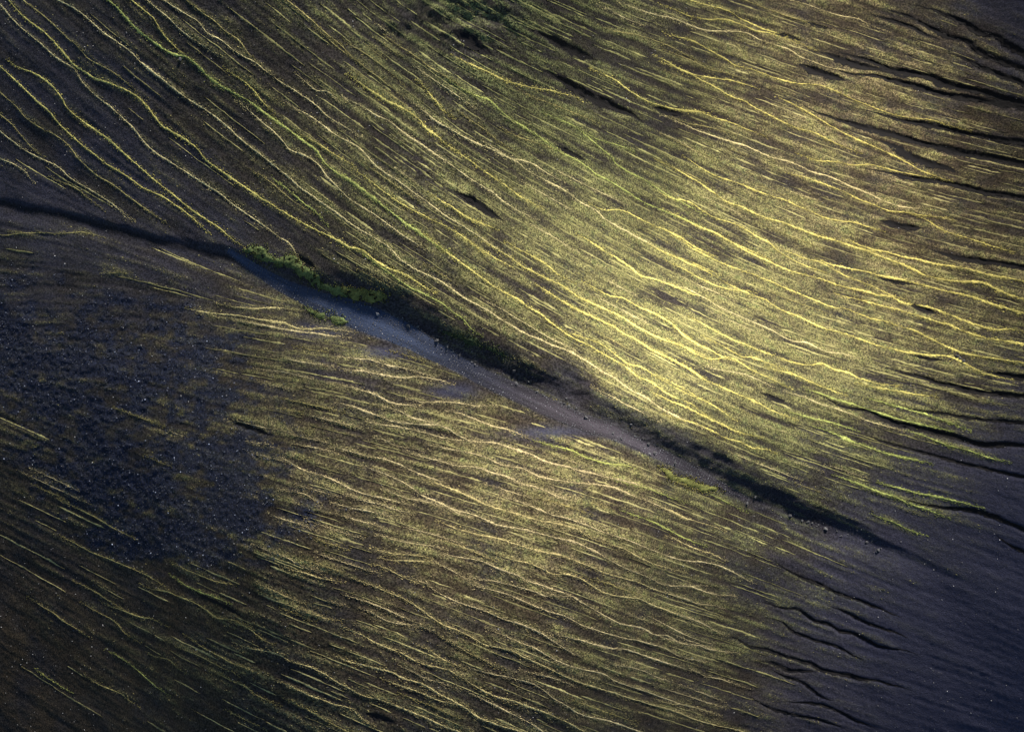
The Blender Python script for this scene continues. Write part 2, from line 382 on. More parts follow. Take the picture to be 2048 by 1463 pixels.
# gullies: (width, depth, points)
GU = r'''
C 16,1.0 930,285 1030,320 1130,345 1200,370 1280,405 1400,425 1520,450 1600,490 1700,510 1800,530 1920,570 2048,600
C 12,0.8 850,297 960,335 1060,370 1150,390 1240,402
C 24,1.1 725,368 800,395 880,425 960,450 1010,470
C 13,0.9 925,400 1050,430 1180,440 1300,470 1420,500 1560,540 1700,565 1850,590 1960,610 2048,625
C 18,0.9 735,590 830,650 900,675 980,700 1080,730 1200,760 1320,790 1450,830 1560,860 1700,890 1850,915 1950,935 2048,960
C 11,0.7 1080,630 1200,660 1330,700 1450,720 1560,740 1680,770 1800,790 1920,815 2048,835
C 26,0.7 1190,810 1320,870 1430,930 1560,970 1680,1010
C 10,0.7 1080,975 1250,1005 1400,1040 1560,1060 1700,1090 1850,1125 2048,1155
C 16,0.9 1200,1286 1280,1305 1360,1325 1460,1335
C 9,0.5 1180,40 1300,70 1420,110 1500,160 1600,210 1720,240 1780,290 1880,340 1960,370 2048,400
C 9,0.5 1390,25 1500,50 1600,90 1720,140 1800,190 1890,210 1960,260 2048,310
C 8,0.4 1150,80 1250,110 1380,150 1480,200 1580,235
C 9,0.5 1580,300 1700,340 1800,390 1900,430 1980,460 2048,490
C 7,0.4 770,120 850,150 930,170
C 8,0.4 600,190 680,210 750,235
C 7,0.4 1150,380 1280,420 1400,470
B 20,1.0 1110,400 1180,430 1260,480 1340,525 1420,570 1500,600 1590,640 1660,670 1720,720
B 12,0.8 1090,185 1180,230 1280,280 1370,320 1450,352
B 10,0.7 600,1110 680,1150 760,1200 830,1250 900,1292
B 20,0.5 580,180 660,210 760,275 850,330
B 7,0.4 1200,850 1290,890 1380,940
B 12,0.5 1770,625 1860,650 1960,665
F 14,0.9 740,878 840,898 910,930 980,970 1060,985 1150,1005 1220,1040 1310,1070 1400,1090 1500,1115 1620,1140 1720,1170 1820,1195 1930,1190 2048,1200
F 12,0.8 1170,728 1270,755 1360,780 1450,800 1540,830 1620,850 1700,870 1800,890 1900,895 2048,910
F 14,0.9 1750,738 1850,775 1940,790 2048,800
F 11,0.7 1370,372 1440,398 1540,428
F 7,0.5 1380,670 1480,690 1580,702
F 12,0.6 1480,48 1590,80 1680,105 1800,120 1950,140 2048,160
F 6,0.4 1180,212 1280,238 1420,258
F 9,0.4 1280,965 1400,992 1550,1008 1700,1035 1900,1055 2048,1065
F 9,0.5 1100,1132 1250,1182 1500,1252 1700,1305 1900,1352 2048,1382
F 9,0.5 500,886 580,920 660,945
I 8,0.5 570,450 640,500 720,545 800,580 880,610 960,650 1050,680 1130,710 1250,760 1350,800
I 9,0.6 470,688 560,715 640,740 710,740 770,770 820,810 900,830 970,870 1050,885 1120,920 1200,960 1280,975 1360,985 1450,1020
I 8,0.5 570,798 640,825 690,870 760,900 830,930 920,950 1000,985 1060,1020 1130,1050
I 12,0.6 280,885 370,920 440,960 530,980 620,1010 720,1040 800,1060 860,1095 940,1115 1020,1130 1100,1150 1200,1165 1400,1220
I 9,0.5 480,1045 580,1060 670,1100 760,1105 850,1112
I 8,0.5 560,1090 650,1140 740,1165 820,1220 880,1265 940,1280
I 8,0.5 640,1280 740,1290 850,1300 940,1330 1020,1370 1080,1400 1200,1450
I 7,0.4 400,1230 560,1320 700,1360 850,1390 940,1420 1040,1460
I 8,0.5 900,720 1000,760 1100,810 1200,850 1300,880 1380,920
I 12,0.6 1320,92 1450,132 1600,153 1740,165 1850,195 1950,235 2048,275
I 10,0.5 1880,310 1950,360 2048,410
D 10,0.5 1320,1035 1420,1080 1520,1112 1600,1142
D 12,0.6 1730,80 1790,130 1850,170
G 9,0.5 1110,615 1200,668 1300,718 1380,760 1440,805
H 22,0.7 90,1350 180,1375 270,1410
'''
def parse(text):
    out = []
    for ln in text.strip().splitlines():
        p = ln.split(); ox, oy = TILE[p[0]]
        pts = np.array([[float(v) for v in q.split(',')] for q in p[2:]])/Z + np.array([ox, oy])
        out.append([p[1], pts])
    return out
def tangent(a, end):
    d = (a[-1]-a[-2]) if end else (a[1]-a[0]); return d/np.linalg.norm(d)
def joined(lines, tol=17):
    """strips cut by the window borders become one strip again"""
    ls = [list(l) for l in lines]; again = True
    while again:
        again = False
        for i, a in enumerate(ls):
            best = None
            for j, b in enumerate(ls):
                if i == j: continue
                d = np.linalg.norm(a[1][-1]-b[1][0])
                if d < tol and tangent(a[1], 1) @ tangent(b[1], 0) > 0.80 and (best is None or d < best[0]): best = (d, j)
            if best:
                b = ls[best[1]]; m = (a[1][-1]+b[1][0])/2
                pts = np.vstack([a[1][:-1], m, b[1][1:]])
                tone = a[0] if len(a[1]) >= len(b[1]) else b[0]
                ls = [l for k, l in enumerate(ls) if k not in (i, best[1])] + [[tone, pts]]
                again = True; break
    return ls
def curve(pts, step, wob=0.0, seed=0, scale=30.):
    """Catmull-Rom through the points, resampled evenly, with a little natural wander"""
    p = np.vstack([2*pts[0]-pts[1], pts, 2*pts[-1]-pts[-2]]); out = []
    for i in range(1, len(p)-2):
        t = np.linspace(0, 1, 16, endpoint=False)[:, None]
        out.append(p[i]+0.5*t*(p[i+1]-p[i-1]+t*(2*p[i-1]-5*p[i]+4*p[i+1]-p[i+2]+t*(3*(p[i]-p[i+1])+p[i+2]-p[i-1]))))
    out = np.vstack(out+[pts[-1:]])
    s = np.r_[0, np.cumsum(np.linalg.norm(np.diff(out, axis=0), axis=1))]
    n = max(3, int(s[-1]/step)+1); q = np.linspace(0, s[-1], n)
    r = np.c_[np.interp(q, s, out[:, 0]), np.interp(q, s, out[:, 1])]
    if wob:
        t = np.gradient(r, axis=0); t /= np.linalg.norm(t, axis=1)[:, None]+1e-9
        k = (fbm(q/scale, q*0+seed*3.7, 3, 3)-0.5)*2*wob
        r = r + np.c_[-t[:, 1], t[:, 0]]*k[:, None]
    return r

STRIPS = joined(parse(TR))
GULLY = parse(GU)

# ravine and its stream bed, photograph pixels
RAV = np.array([(-60, 398), (0, 405), (60, 419), (120, 430), (200, 450), (300, 480), (400, 503), (470, 522), (540, 552), (600, 580), (700, 610), (760, 625), (800, 650), (845, 665), (880, 690), (905, 706), (970, 735), (1040, 770), (1080, 785), (1130, 808), (1165, 832), (1230, 865), (1290, 890), (1340, 925), (1400, 948), (1470, 985), (1540, 1012), (1610, 1036), (1700, 1064), (1760, 1092), (1850, 1130), (1950, 1170), (2100, 1235)], float)
RAV_IN = np.array([.08, .12, .13, .13, .14, .16, .22, .3, .4, .6, .9, .9, .85, .8, .8, .8, .8, .85, .9, 1.05, 1.2, 1.4, 1.4, 1.25, 1.05, .9, .75, .55, .34, .18, .08, .0, .0])
BED = np.array([(455, 500), (510, 538), (565, 570), (615, 593), (667, 613), (700, 625), (750, 645), (805, 668), (855, 695), (905, 722), (948, 745), (990, 766), (1040, 788), (1093, 813), (1140, 834), (1180, 851), (1220, 862), (1264, 882), (1308, 902), (1350, 923), (1400, 948), (1450, 975), (1500, 1000)], float)
BED_W = np.array([6, 10, 13, 16, 20, 23, 24, 21, 17, 15, 14, 15, 16, 16, 15, 14, 13, 11, 10, 9, 7, 6, 3], float)

# ------------------------------------------------------------------ flow direction and streaks (half-size photograph grid)
GW, GH, MARG = 1024+160, 732+160, 80       # half-resolution with a margin
gx, gy = np.meshgrid((np.arange(GW)-MARG)*2.0, (np.arange(GH)-MARG)*2.0)
cell = 32
cw, ch = GW//cell+2, GH//cell+2
txx = np.zeros((ch, cw)); txy = np.zeros((ch, cw)); tyy = np.zeros((ch, cw)); ww = np.zeros((ch, cw))
ccx, ccy = np.meshgrid((np.arange(cw)*cell-MARG)*2.0, (np.arange(ch)*cell-MARG)*2.0)
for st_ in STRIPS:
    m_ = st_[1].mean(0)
    if m_[1] > 960 and m_[0] < 560 and st_[0][0] in 'yt': st_[0] = 'o'+st_[0][1:]  # lower-left strips take the darker tone: that corner's shade put into colour
for tone, p in STRIPS + GULLY + [['r', RAV]]:
    c = curve(p, 40); d = np.gradient(c, axis=0); d /= np.linalg.norm(d, axis=1)[:, None]+1e-9
    for (x, y), (dx, dy) in zip(c, d):
        k = np.exp(-((ccx-x)**2+(ccy-y)**2)/(2*75.**2)) + 1e-4*np.exp(-((ccx-x)**2+(ccy-y)**2)/(2*400.**2))
        txx += k*dx*dx; txy += k*dx*dy; tyy += k*dy*dy
ang = 0.5*np.arctan2(2*txy, txx-tyy)
def flow(px, py):
    u = (px/2+MARG)/cell; v = (py/2+MARG)/cell
    a, b = bil(np.cos(2*ang), u, v), bil(np.sin(2*ang), u, v)
    t = 0.5*np.arctan2(b, a); return np.cos(t), np.sin(t)
fx, fy = flow(gx, gy)
def lic(noise, n, st):
    acc = noise.copy(); 
    for sgn in (1, -1):
        X = (gx/2+MARG).copy(); Y = (gy/2+MARG).copy()
        for i in range(n):
            ii = np.clip(X.astype(int), 0, GW-1); jj = np.clip(Y.astype(int), 0, GH-1)
            X += sgn*st*fx[jj, ii]; Y += sgn*st*fy[jj, ii]
            acc += noise[np.clip(np.round(Y).astype(int), 0, GH-1), np.clip(np.round(X).astype(int), 0, GW-1)]
    acc -= acc.mean(); return acc/acc.std()
n0 = RNG.standard_normal((GH, GW))
n1 = (fbm(gx/6., gy/6., 2, 8)-0.5); n2 = (fbm(gx/26., gy/26., 2, 21)-0.5)
def follow(p, d, n, st=4.0):
    out = []; p = np.array(p, float); d = np.array(d, float)
    for _ in range(n):
        a, b_ = flow(p[0:1], p[1:2]); v = np.array([a[0], b_[0]]); v = v if v@d > 0 else -v
        d = 0.5*d+0.5*v; d /= np.linalg.norm(d); p = p+d*st; out.append(p.copy())
    return np.array(out)
for k, (tone, p) in enumerate(STRIPS):
    n = int(RNG.integers(4, 14)); m = int(RNG.integers(4, 14))
    if p[0].min() < 14: n = 28
    if p[-1][0] > 2034 or p[-1][1] > 1450: m = 30
    a = follow(p[0], p[0]-p[1], n)[::-1][::4]; b_ = follow(p[-1], p[-1]-p[-2], m)[3::4]
    STRIPS[k][1] = np.vstack([a, p, b_]) if len(b_) else np.vstack([a, p])
allp = np.vstack([curve(p, 8) for _, p in STRIPS]); tries = 0; made = 0; NTR = len(STRIPS)
blocked = np.vstack([curve(p, 8) for _, p in GULLY]+[curve(RAV, 8)])
while made < 62 and tries < 6000:
    tries += 1; q = RNG.random(2)*np.array([2048, 1463])
    if RNG.random() > float(MOSS(q[0:1], q[1:2])[0])**1.3 or (q[0] < 640 and q[1] < 470) or float(SCREE(q[0:1], q[1:2])[0]) > .2: continue
    if np.linalg.norm(allp-q, axis=1).min() < 13 or np.linalg.norm(blocked-q, axis=1).min() < 55: continue
    c = follow(q, (1, .5), int(RNG.integers(14, 45)))
    if c[:, 0].max() > 2060 or c[:, 1].max() > 1470: continue
    dd = np.array([np.linalg.norm(allp-z, axis=1).min() for z in c])
    c = c[:np.argmax(dd < 8)] if (dd < 8).any() else c
    if len(c) < 12 or np.linalg.norm(blocked-c[-1], axis=1).min() < 40: continue
    STRIPS.append([('t' if RNG.random() < .4 else 'o')+'3', c[::4]]); allp = np.vstack([allp, c]); made += 1
print('traced', NTR, 'added', made)
for k, (spec, p) in enumerate(GULLY):
    if p[-1][0] > 2035: GULLY[k][1] = np.vstack([p, p[-1]+(p[-1]-p[-3])/np.linalg.norm(p[-1]-p[-3])*np.array([[40], [80], [120]])])
STREAK_F = lic(n0, 7, 1.0)
STREAK_M = lic(n1, 22, 1.2)
STREAK_C = lic(n2, 40, 1.6)
MOTTLE = lic(fbm(gx/24., gy/24., 3, 27)-0.5, 9, 1.4)
def pg(grid, px, py): return bil(grid, reflect(px, 2048.)/2+MARG, reflect(py, 1463.)/2+MARG)

# ------------------------------------------------------------------ the lie of the land: a height field, its slopes shaped to give the wanted brightness
HN = 512; HS = 0.6                          # FFT box
hx = (np.arange(HN)-HN/2)*HS
HX, HY = np.meshgrid(hx, hx)
def to_px(x, y, z): 
    k = FPX/(HC-z); return 1024+x*k, 731.5-y*k
hgrid = np.zeros((HN, HN))
IMAX = 0.74
kx = np.fft.fftfreq(HN, HS)*2*np.pi; KX, KY = np.meshgrid(kx, kx)
kd = KX*SUN_D[0]+KY*SUN_D[1]; kp = -KX*SUN_D[1]+KY*SUN_D[0]
fade = sstep(0, 1, (150-np.abs(HX))/70)*sstep(0, 1, (150-np.abs(HY))/85)
for it in range(4):
    px, py = to_px(HX, HY, hgrid)
    a = np.arcsin(np.clip(np.clip(LIGHT(px, py), .02, 1.25)**1.15*IMAX, 0.02, .95))-math.radians(SUN_EL)
    g = -np.tan(a); core = fade > 0.9
    gm = g[core].mean(); g = (g-gm)*fade
    gh = np.fft.fft2(g)
    hh = np.conj(1j*kd)*gh/(kd**2+0.003*kp**2+1e-5); hh[0, 0] = 0
    hgrid = np.real(np.fft.ifft2(hh)) + gm*(HX*SUN_D[0]+HY*SUN_D[1])
    hgrid -= hgrid[HN//2-60:HN//2+60, HN//2-80:HN//2+80].mean()
print('relief', hgrid[core].min(), hgrid[core].max(), 'tilt', gm)
def base_h(x, y):
    r = np.maximum(np.abs(x)/150., np.abs(y)/150.)
    k = 1-sstep(.8, 1, r)
    far = 14*(fbm(x/260., y/260., 4, 2)-0.5)*sstep(.6, 1.6, r)
    return bil(hgrid, x/HS+HN/2, y/HS+HN/2)*k+far
def to_ground(p):
    """photograph pixels to points of the ground"""
    p = np.asarray(p, float); z = np.zeros(len(p))
    for _ in range(8):
        x = (p[:, 0]-1024)*(HC-z)/FPX; y = (731.5-p[:, 1])*(HC-z)/FPX
        z = 0.5*z+0.5*base_h(x, y)
    return np.c_[x, y]

# terrain axes: fine where the camera looks, coarse out to the horizon
STEP = 0.14
def axis(half):
    a = np.arange(-half, half+STEP/2, STEP); o = []; s = STEP; q = a[-1]
    while q < 3500: s *= 1.32; q += s; o.append(q)
    o = np.array(o); return np.r_[-o[::-1], a, o], len(o)
AX, NX0 = axis(59.0); AY, NY0 = axis(43.5)
VX, VY = np.meshgrid(AX, AY)
VZ = base_h(VX, VY)
X0, Y0 = AX[NX0], AY[NY0]
def window(pts, rad):
    i0 = max(0, int((pts[:, 0].min()-rad-X0)/STEP)); i1 = int((pts[:, 0].max()+rad-X0)/STEP)+2
    j0 = max(0, int((pts[:, 1].min()-rad-Y0)/STEP)); j1 = int((pts[:, 1].max()+rad-Y0)/STEP)+2
    nx, ny = len(AX)-2*NX0, len(AY)-2*NY0
    return slice(min(j0, ny)+NY0, min(max(j1, 0), ny)+NY0), slice(min(i0, nx)+NX0, min(max(i1, 0), nx)+NX0)
def line_field(pts, rad):
    """for the terrain nodes near a polyline: distance, side (+ = left of travel) and fraction along it; yields per chunk"""
    n = len(pts)
    for c0 in range(0, n-1, 10):
        q = pts[c0:min(n, c0+11)]
        sj, si = window(q, rad); x, y = VX[sj, si], VY[sj, si]
        if x.size == 0: continue
        best = np.full(x.shape, 1e9); sd = np.zeros(x.shape); fr = np.zeros(x.shape)
        for k in range(len(q)-1):
            d = q[k+1]-q[k]; L2 = d@d+1e-12
            t = np.clip(((x-q[k, 0])*d[0]+(y-q[k, 1])*d[1])/L2, 0, 1)
            ex, ey = x-q[k, 0]-t*d[0], y-q[k, 1]-t*d[1]; r = np.hypot(ex, ey)
            m = r < best; best = np.where(m, r, best)
            sd = np.where(m, d[0]*ey-d[1]*ex, sd); fr = np.where(m, (c0+k+t)/(n-1), fr)
        yield sj, si, best, np.sign(sd), fr
def accumulate(pts, rad, fn, mode='max'):
    out = {}
    full = np.zeros(VX.shape, np.float32) if mode == 'grid' else None
    return out

HALO = np.zeros(VX.shape); EARTH_SHADE = np.zeros(VX.shape); BEDM = np.zeros(VX.shape); BERM = np.zeros(VX.shape); CARVE = np.zeros(VX.shape)
BANK = np.zeros(VX.shape)
# the ravine: steep shaded bank on its upper side, gentle slope on its lower side
rg = to_ground(curve(RAV, 12, 3, 1, 40))
rin_s = np.linspace(0, 1, len(RAV))
_s = np.r_[0, np.cumsum(np.linalg.norm(np.diff(RAV, axis=0), axis=1))]; _s /= _s[-1]
for sj, si, d, sd, fr in line_field(rg, 11.0):
    k = np.interp(fr, _s, RAV_IN)
    wob = 1+0.5*(fbm(VX[sj, si]/3.5, VY[sj, si]/3.5, 3, 4)-0.5)
    up = 1.15*k*(1-sstep(0, 1, d/(3.6*wob*(0.11+0.89*np.minimum(k, 1)))))      # upper bank (left of travel, the sun's side)
    lo = 1.15*k*(1-sstep(0, 1, d/(9.0*(0.11+0.89*np.minimum(k, 1)))))
    c = np.where(sd > 0, up, lo)
    CARVE[sj, si] = np.maximum(CARVE[sj, si], c)
    BANK[sj, si] = np.maximum(BANK[sj, si], np.minimum(1, np.where(sd > 0, k*(1-sstep(0.55, 1.05, d/(3.6*wob*(0.11+0.89*np.minimum(k, 1))))), k*(1-sstep(0.1, 0.5, d/3.0)))))
    EARTH_SHADE[sj, si] = np.maximum(EARTH_SHADE[sj, si], .75*(fr < .27)*(1-sstep(.10, .55, d*(1+.8*(wob-1)))))  # left end of the ravine: crease shade painted as a dark earth line
bg = to_ground(curve(BED, 12)); bs = np.r_[0, np.cumsum(np.linalg.norm(np.diff(BED, axis=0), axis=1))]; bs /= bs[-1]
for sj, si, d, sd, fr in line_field(bg, 3.0):
    bw = np.interp(fr, bs, BED_W)/20.
    BEDM[sj, si] = np.maximum(BEDM[sj, si], 1-sstep(0.8, 1.25, d/bw))
GUL = []
for gi, (spec, p) in enumerate(GULLY):
    wpx, dep = [float(v) for v in spec.split(',')]
    g = to_ground(curve(p, 5, 1.6, 100+gi, 22)); wd = min(wpx, 9+0.28*wpx)/20.*(1.0 if p[:, 1].mean() < 700 else .62); dep *= (.17 if p[:, 1].mean() > 960 else (.26 if p[:, 0].mean() < 1500 else .20))
    GUL.append((g, wd, dep))
    for sj, si, d, sd, fr in line_field(g, wd*2.2+0.6):
        ends = np.clip(np.minimum(fr, 1.02-fr)*3.5, 0, 1)
        ww_ = wd*(0.65+0.7*vnoise(fr*len(g)/9., fr*0+gi, 6))*ends+1e-3
        ww_ = ww_*(0.45+1.1*fbm(VX[sj, si]/.55, VY[sj, si]/.4, 3, 44))
        up = 1-sstep(0.10, 0.62, d/ww_); lo = 1-sstep(0.1, 1.6, d/ww_)
        c = dep*ends*np.where(sd > 0, up, lo)
        CARVE[sj, si] = np.maximum(CARVE[sj, si], c)
        EARTH_SHADE[sj, si] = np.maximum(EARTH_SHADE[sj, si], ends*np.where(sd > 0, up, 1-sstep(0.35, 1.0, d/ww_)))  # earth blackened across the gully, standing in for its shade
SG = []
for k, (tone, p) in enumerate(STRIPS):
    wpx = float(tone[1:]); cpx = curve(p, 2.6, 1.0, k, 26); g = to_ground(cpx)
    SG.append((tone[0], wpx, cpx, g)); wd = wpx/20.
    for sj, si, d, sd, fr in line_field(g[::3] if len(g) > 8 else g, wd*2.0+1.0):
        e = np.clip(np.minimum(fr, 1-fr)*6, 0, 1)
        HALO[sj, si] = np.maximum(HALO[sj, si], e*np.exp(-(d/(wd*1.6+0.25))**2))
        BERM[sj, si] = np.maximum(BERM[sj, si], e*0.022*np.exp(-(d/(wd*0.8))**2))
# small relief
PX, PY = to_px(VX, VY, VZ)
inside = np.maximum(np.abs(VX)/75., np.abs(VY)/60.) < 1
near = np.where(inside, 1.0, 0.0)
st_f = pg(STREAK_F, PX, PY); st_m = pg(STREAK_M, PX, PY); st_c = pg(STREAK_C, PX, PY); mot = pg(MOTTLE, PX, PY)
moss = np.clip(MOSS(PX, PY), 0, 1); green = np.clip(GREEN(PX, PY), 0, 1); ash = np.clip(ASH(PX, PY), 0, 1)
brown = np.clip(BROWN(PX, PY), 0, 1); scree = SCREE(PX, PY)
patch = fbm(PX/60., PY/60., 4, 31)
bare = np.clip(gs(PX, PY, 905, 782, 50, 16)+gs(PX, PY, 1105, 866, 80, 13)+gs(PX, PY, 760, 705, 60, 14)+.8*gs(PX, PY, 640, 660, 70, 20), 0, 1)
ash = ash*sstep(0.25, 0.6, ash*0.6+0.45*patch + 0.06*st_c)
ash = np.maximum(ash, bare)
cover = np.clip(moss*(0.80+0.62*(patch-0.5)*2+0.12*st_c+0.12*st_m+0.30*mot) , 0, 1)*(1-0.85*scree)*(1-0.8*BANK)*(1-BEDM)*(1-EARTH_SHADE)*(1-0.7*ash)
cover = np.clip(cover+(0.12+0.45*moss)*HALO*(1-EARTH_SHADE), 0, 1)
rough = (fbm(VX/0.45, VY/0.45, 3, 40)-0.5)
VZ = VZ - CARVE + BERM*(1-EARTH_SHADE) + near*((0.034*rough+0.022*(RNG.random(VX.shape)-.5))*(1-BEDM*0.6) + (0.015*st_m+0.013*st_c+0.010*mot)*(1-.15*ash)*(1-BEDM)*(1-0.6*scree)*(0.75+0.35*moss)
      + 0.9*gs(PX, PY, 920, 40, 150, 62)*(fbm(VX/1.6, VY/1.2, 4, 71)-0.5) + 0.20*scree*(fbm(VX/0.42, VY/0.32, 4, 50)-0.5) + 0.25*(fbm(VX/6., VY/6., 3, 60)-0.5) + 0.30*BANK*(1-BEDM)*(fbm(VX/1.3, VY/.9, 4, 66)-0.5))
def ground(x, y):
    """height of the terrain mesh at x, y (fine area)"""
    u = (np.asarray(x)-X0)/STEP; v = (np.asarray(y)-Y0)/STEP
    return bil(VZ[NY0:len(AY)-NY0, NX0:len(AX)-NX0], u, v)
def at_grid(a, x, y): return bil(a[NY0:len(AY)-NY0, NX0:len(AX)-NX0], (x-X0)/STEP, (y-Y0)/STEP)

# ------------------------------------------------------------------ materials
def new_mat(name, rough=0.9):
    m = bpy.data.materials.new(name); m.use_nodes = True
    b = m.node_tree.nodes['Principled BSDF']; b.inputs['Roughness'].default_value = rough
    b.inputs['Specular IOR Level'].default_value = 0.15
    return m, m.node_tree, b
def mix(t, fac, a, b):
    n = t.nodes.new('ShaderNodeMix'); n.data_type = 'RGBA'
    for sock, v in ((n.inputs[0], fac), (n.inputs[6], a), (n.inputs[7], b)):
        if isinstance(v, (int, float)): sock.default_value = v
        elif isinstance(v, tuple): sock.default_value = (*v, 1)
        else: t.links.new(v, sock)
    return n.outputs[2]
def noise(t, scale, detail=3, vec=None):
    n = t.nodes.new('ShaderNodeTexNoise'); n.inputs['Scale'].default_value = scale; n.inputs['Detail'].default_value = detail
    if vec is None:
        c = t.nodes.new('ShaderNodeTexCoord'); vec = c.outputs['Object']
    t.links.new(vec, n.inputs['Vector']); return n.outputs['Fac']
def ramp(t, fac, lo, hi):
    n = t.nodes.new('ShaderNodeMapRange'); n.interpolation_type = 'SMOOTHSTEP'
    n.inputs['From Min'].default_value = lo; n.inputs['From Max'].default_value = hi; t.links.new(fac, n.inputs['Value']); return n.outputs[0]
def attr(t, name):
    n = t.nodes.new('ShaderNodeAttribute'); n.attribute_name = name
    s = t.nodes.new('ShaderNodeSeparateColor'); t.links.new(n.outputs['Color'], s.inputs[0]); return s.outputs, n.outputs['Alpha'], n.outputs['Color']
def mul(t, a, b, op='MULTIPLY'):
    n = t.nodes.new('ShaderNodeMath'); n.operation = op; n.use_clamp = True
    for s, v in zip(n.inputs, (a, b)):
        if isinstance(v, (int, float)): s.default_value = v
        else: t.links.new(v, s)
    return n.outputs[0]
def bump(t, b, h, dist, strength=1.0):
    n = t.nodes.new('ShaderNodeBump'); n.inputs['Distance'].default_value = dist; n.inputs['Strength'].default_value = strength
    t.links.new(h, n.inputs['Height']); t.links.new(n.outputs[0], b.inputs['Normal'])

SOIL = (.020, .018, .0195); SOILB = (.032, .0225, .0125); ASHC = (.029, .030, .052); SCREEC = (.008, .0115, .026)
mg, t, b = new_mat('mossy_soil', 0.95)
A, Aa, _ = attr(t, 'cover'); B, Ba, _ = attr(t, 'kind')          # cover: moss, green, streak ; kind: ash, scree, brown ; alphas: shade-blackened earth, bed
nf = noise(t, 9, 4); nm = noise(t, 2.2, 3); nl = noise(t, 0.25, 3)
c = mix(t, ramp(t, nm, .35, .7), SOIL, tuple(v*0.72 for v in SOIL))
c = mix(t, mul(t, B[2], ramp(t, nl, .2, .7)), c, SOILB)
c = mix(t, B[0], c, ASHC)
c = mix(t, B[1], c, SCREEC)
fz = mix(t, nm, (.208, .187, .064), (.285, .255, .098))
nh = noise(t, .55, 4); nh2 = noise(t, 1.3, 3)
fz = mix(t, mul(t, ramp(t, nh, .38, .58), mul(t, B[2], .95)), fz, (.198, .148, .080))
fz = mix(t, mul(t, ramp(t, nh2, .50, .66), .55), fz, (.120, .150, .050))
fz = mix(t, mul(t, A[1], .8), fz, (.115, .140, .050))
cv = mul(t, A[0], ramp(t, nf, .30, .62))
c = mix(t, cv, c, fz)
c = mix(t, Aa, c, (.009, .008, .009))  # near-black earth, shade of gullies and crease painted in
c = mix(t, Ba, c, mix(t, nf, (.032, .034, .043), (.060, .058, .068)))
sp = t.nodes.new('ShaderNodeMix'); sp.data_type = 'RGBA'; sp.blend_type = 'MULTIPLY'; t.links.new(mul(t, 1.0, mul(t, B[0], .7), 'SUBTRACT'), sp.inputs[0])
t.links.new(c, sp.inputs[6]); t.links.new(mix(t, ramp(t, noise(t, 5.5, 5), .34, .68), (.38,)*3, (1.75,)*3), sp.inputs[7])
t.links.new(sp.outputs[2], b.inputs['Base Color']); bump(t, b, nf, 0.05, 0.8)

def tint_mat(name, v0, v1, rough=0.95):
    m, t, b = new_mat(name, rough)
    _, _, col = attr(t, 'tint'); nf = noise(t, 11, 3)
    n = t.nodes.new('ShaderNodeMix'); n.data_type = 'RGBA'; n.blend_type = 'MULTIPLY'; n.inputs[0].default_value = 1
    t.links.new(col, n.inputs[6]); t.links.new(mix(t, nf, (v0,)*3, (v1,)*3), n.inputs[7])
    t.links.new(n.outputs[2], b.inputs['Base Color']); bump(t, b, nf, 0.03, 0.7)
    return m
m_moss = tint_mat('moss', .45, 1.45)
m_stone = tint_mat('stone', .6, 1.3, .8)
m_earth_shaded, t, b = new_mat('bare_earth_shaded', .95)
t.links.new(mix(t, noise(t, 6, 4), (.005, .005, .006), (.014, .012, .012)), b.inputs['Base Color']); bump(t, b, noise(t, 14, 4), .05)  # bare earth coloured near-black to imitate shade in the shallow gullies
m_bed, t, b = new_mat('stream_gravel', .85)
nf = noise(t, 7, 5); nl = noise(t, .35, 3)
_, _, col = attr(t, 'tint')
n = t.nodes.new('ShaderNodeMix'); n.data_type = 'RGBA'; n.blend_type = 'MULTIPLY'; n.inputs[0].default_value = 1
t.links.new(col, n.inputs[6]); t.links.new(mix(t, nf, (.6,)*3, (1.35,)*3), n.inputs[7])
t.links.new(n.outputs[2], b.inputs['Base Color']); bump(t, b, nf, .05, .8)

# ------------------------------------------------------------------ mesh helpers
def mesh_obj(name, verts, faces, mat, tint=None, parent=None, smooth_=False, loops=3):
    verts = np.asarray(verts, np.float32); faces = np.asarray(faces, np.int32)
    me = bpy.data.meshes.new(name)
    me.vertices.add(len(verts)); me.vertices.foreach_set('co', verts.ravel())
    nl = faces.size; me.loops.add(nl); me.loops.foreach_set('vertex_index', faces.ravel())
    k = faces.shape[1]; me.polygons.add(len(faces)); me.polygons.foreach_set('loop_start', np.arange(0, nl, k, dtype=np.int32))
    if smooth_: me.polygons.foreach_set('use_smooth', np.ones(len(faces), bool))
    if tint is not None:
        for nm, arr in (tint.items() if isinstance(tint, dict) else {'tint': tint}.items()):
            at = me.attributes.new(nm, 'FLOAT_COLOR', 'POINT'); arr = np.asarray(arr, np.float32)
            if arr.shape[1] == 3: arr = np.c_[arr, np.ones(len(arr), np.float32)]
            at.data.foreach_set('color', np.ascontiguousarray(arr, np.float32).ravel())
    me.update(calc_edges=True); me.materials.append(mat)
    o = bpy.data.objects.new(name, me); C.objects.link(o)
    if parent: o.parent = parent
    return o
def tag(o, label, cat=None, group=None, kind=None):
    o['label'] = label
    if cat: o['category'] = cat
    if group: o['group'] = group
    if kind: o['kind'] = kind
    return o
def recentre(o):
    """object origin at the thing's base"""
    me = o.data; n = len(me.vertices); co = np.empty(n*3, np.float32); me.vertices.foreach_get('co', co); co = co.reshape(-1, 3)
    c = np.array([co[:, 0].mean(), co[:, 1].mean(), co[:, 2].min()], np.float32)
    me.vertices.foreach_set('co', (co-c).ravel()); o.location = [float(v) for v in c]; me.update()

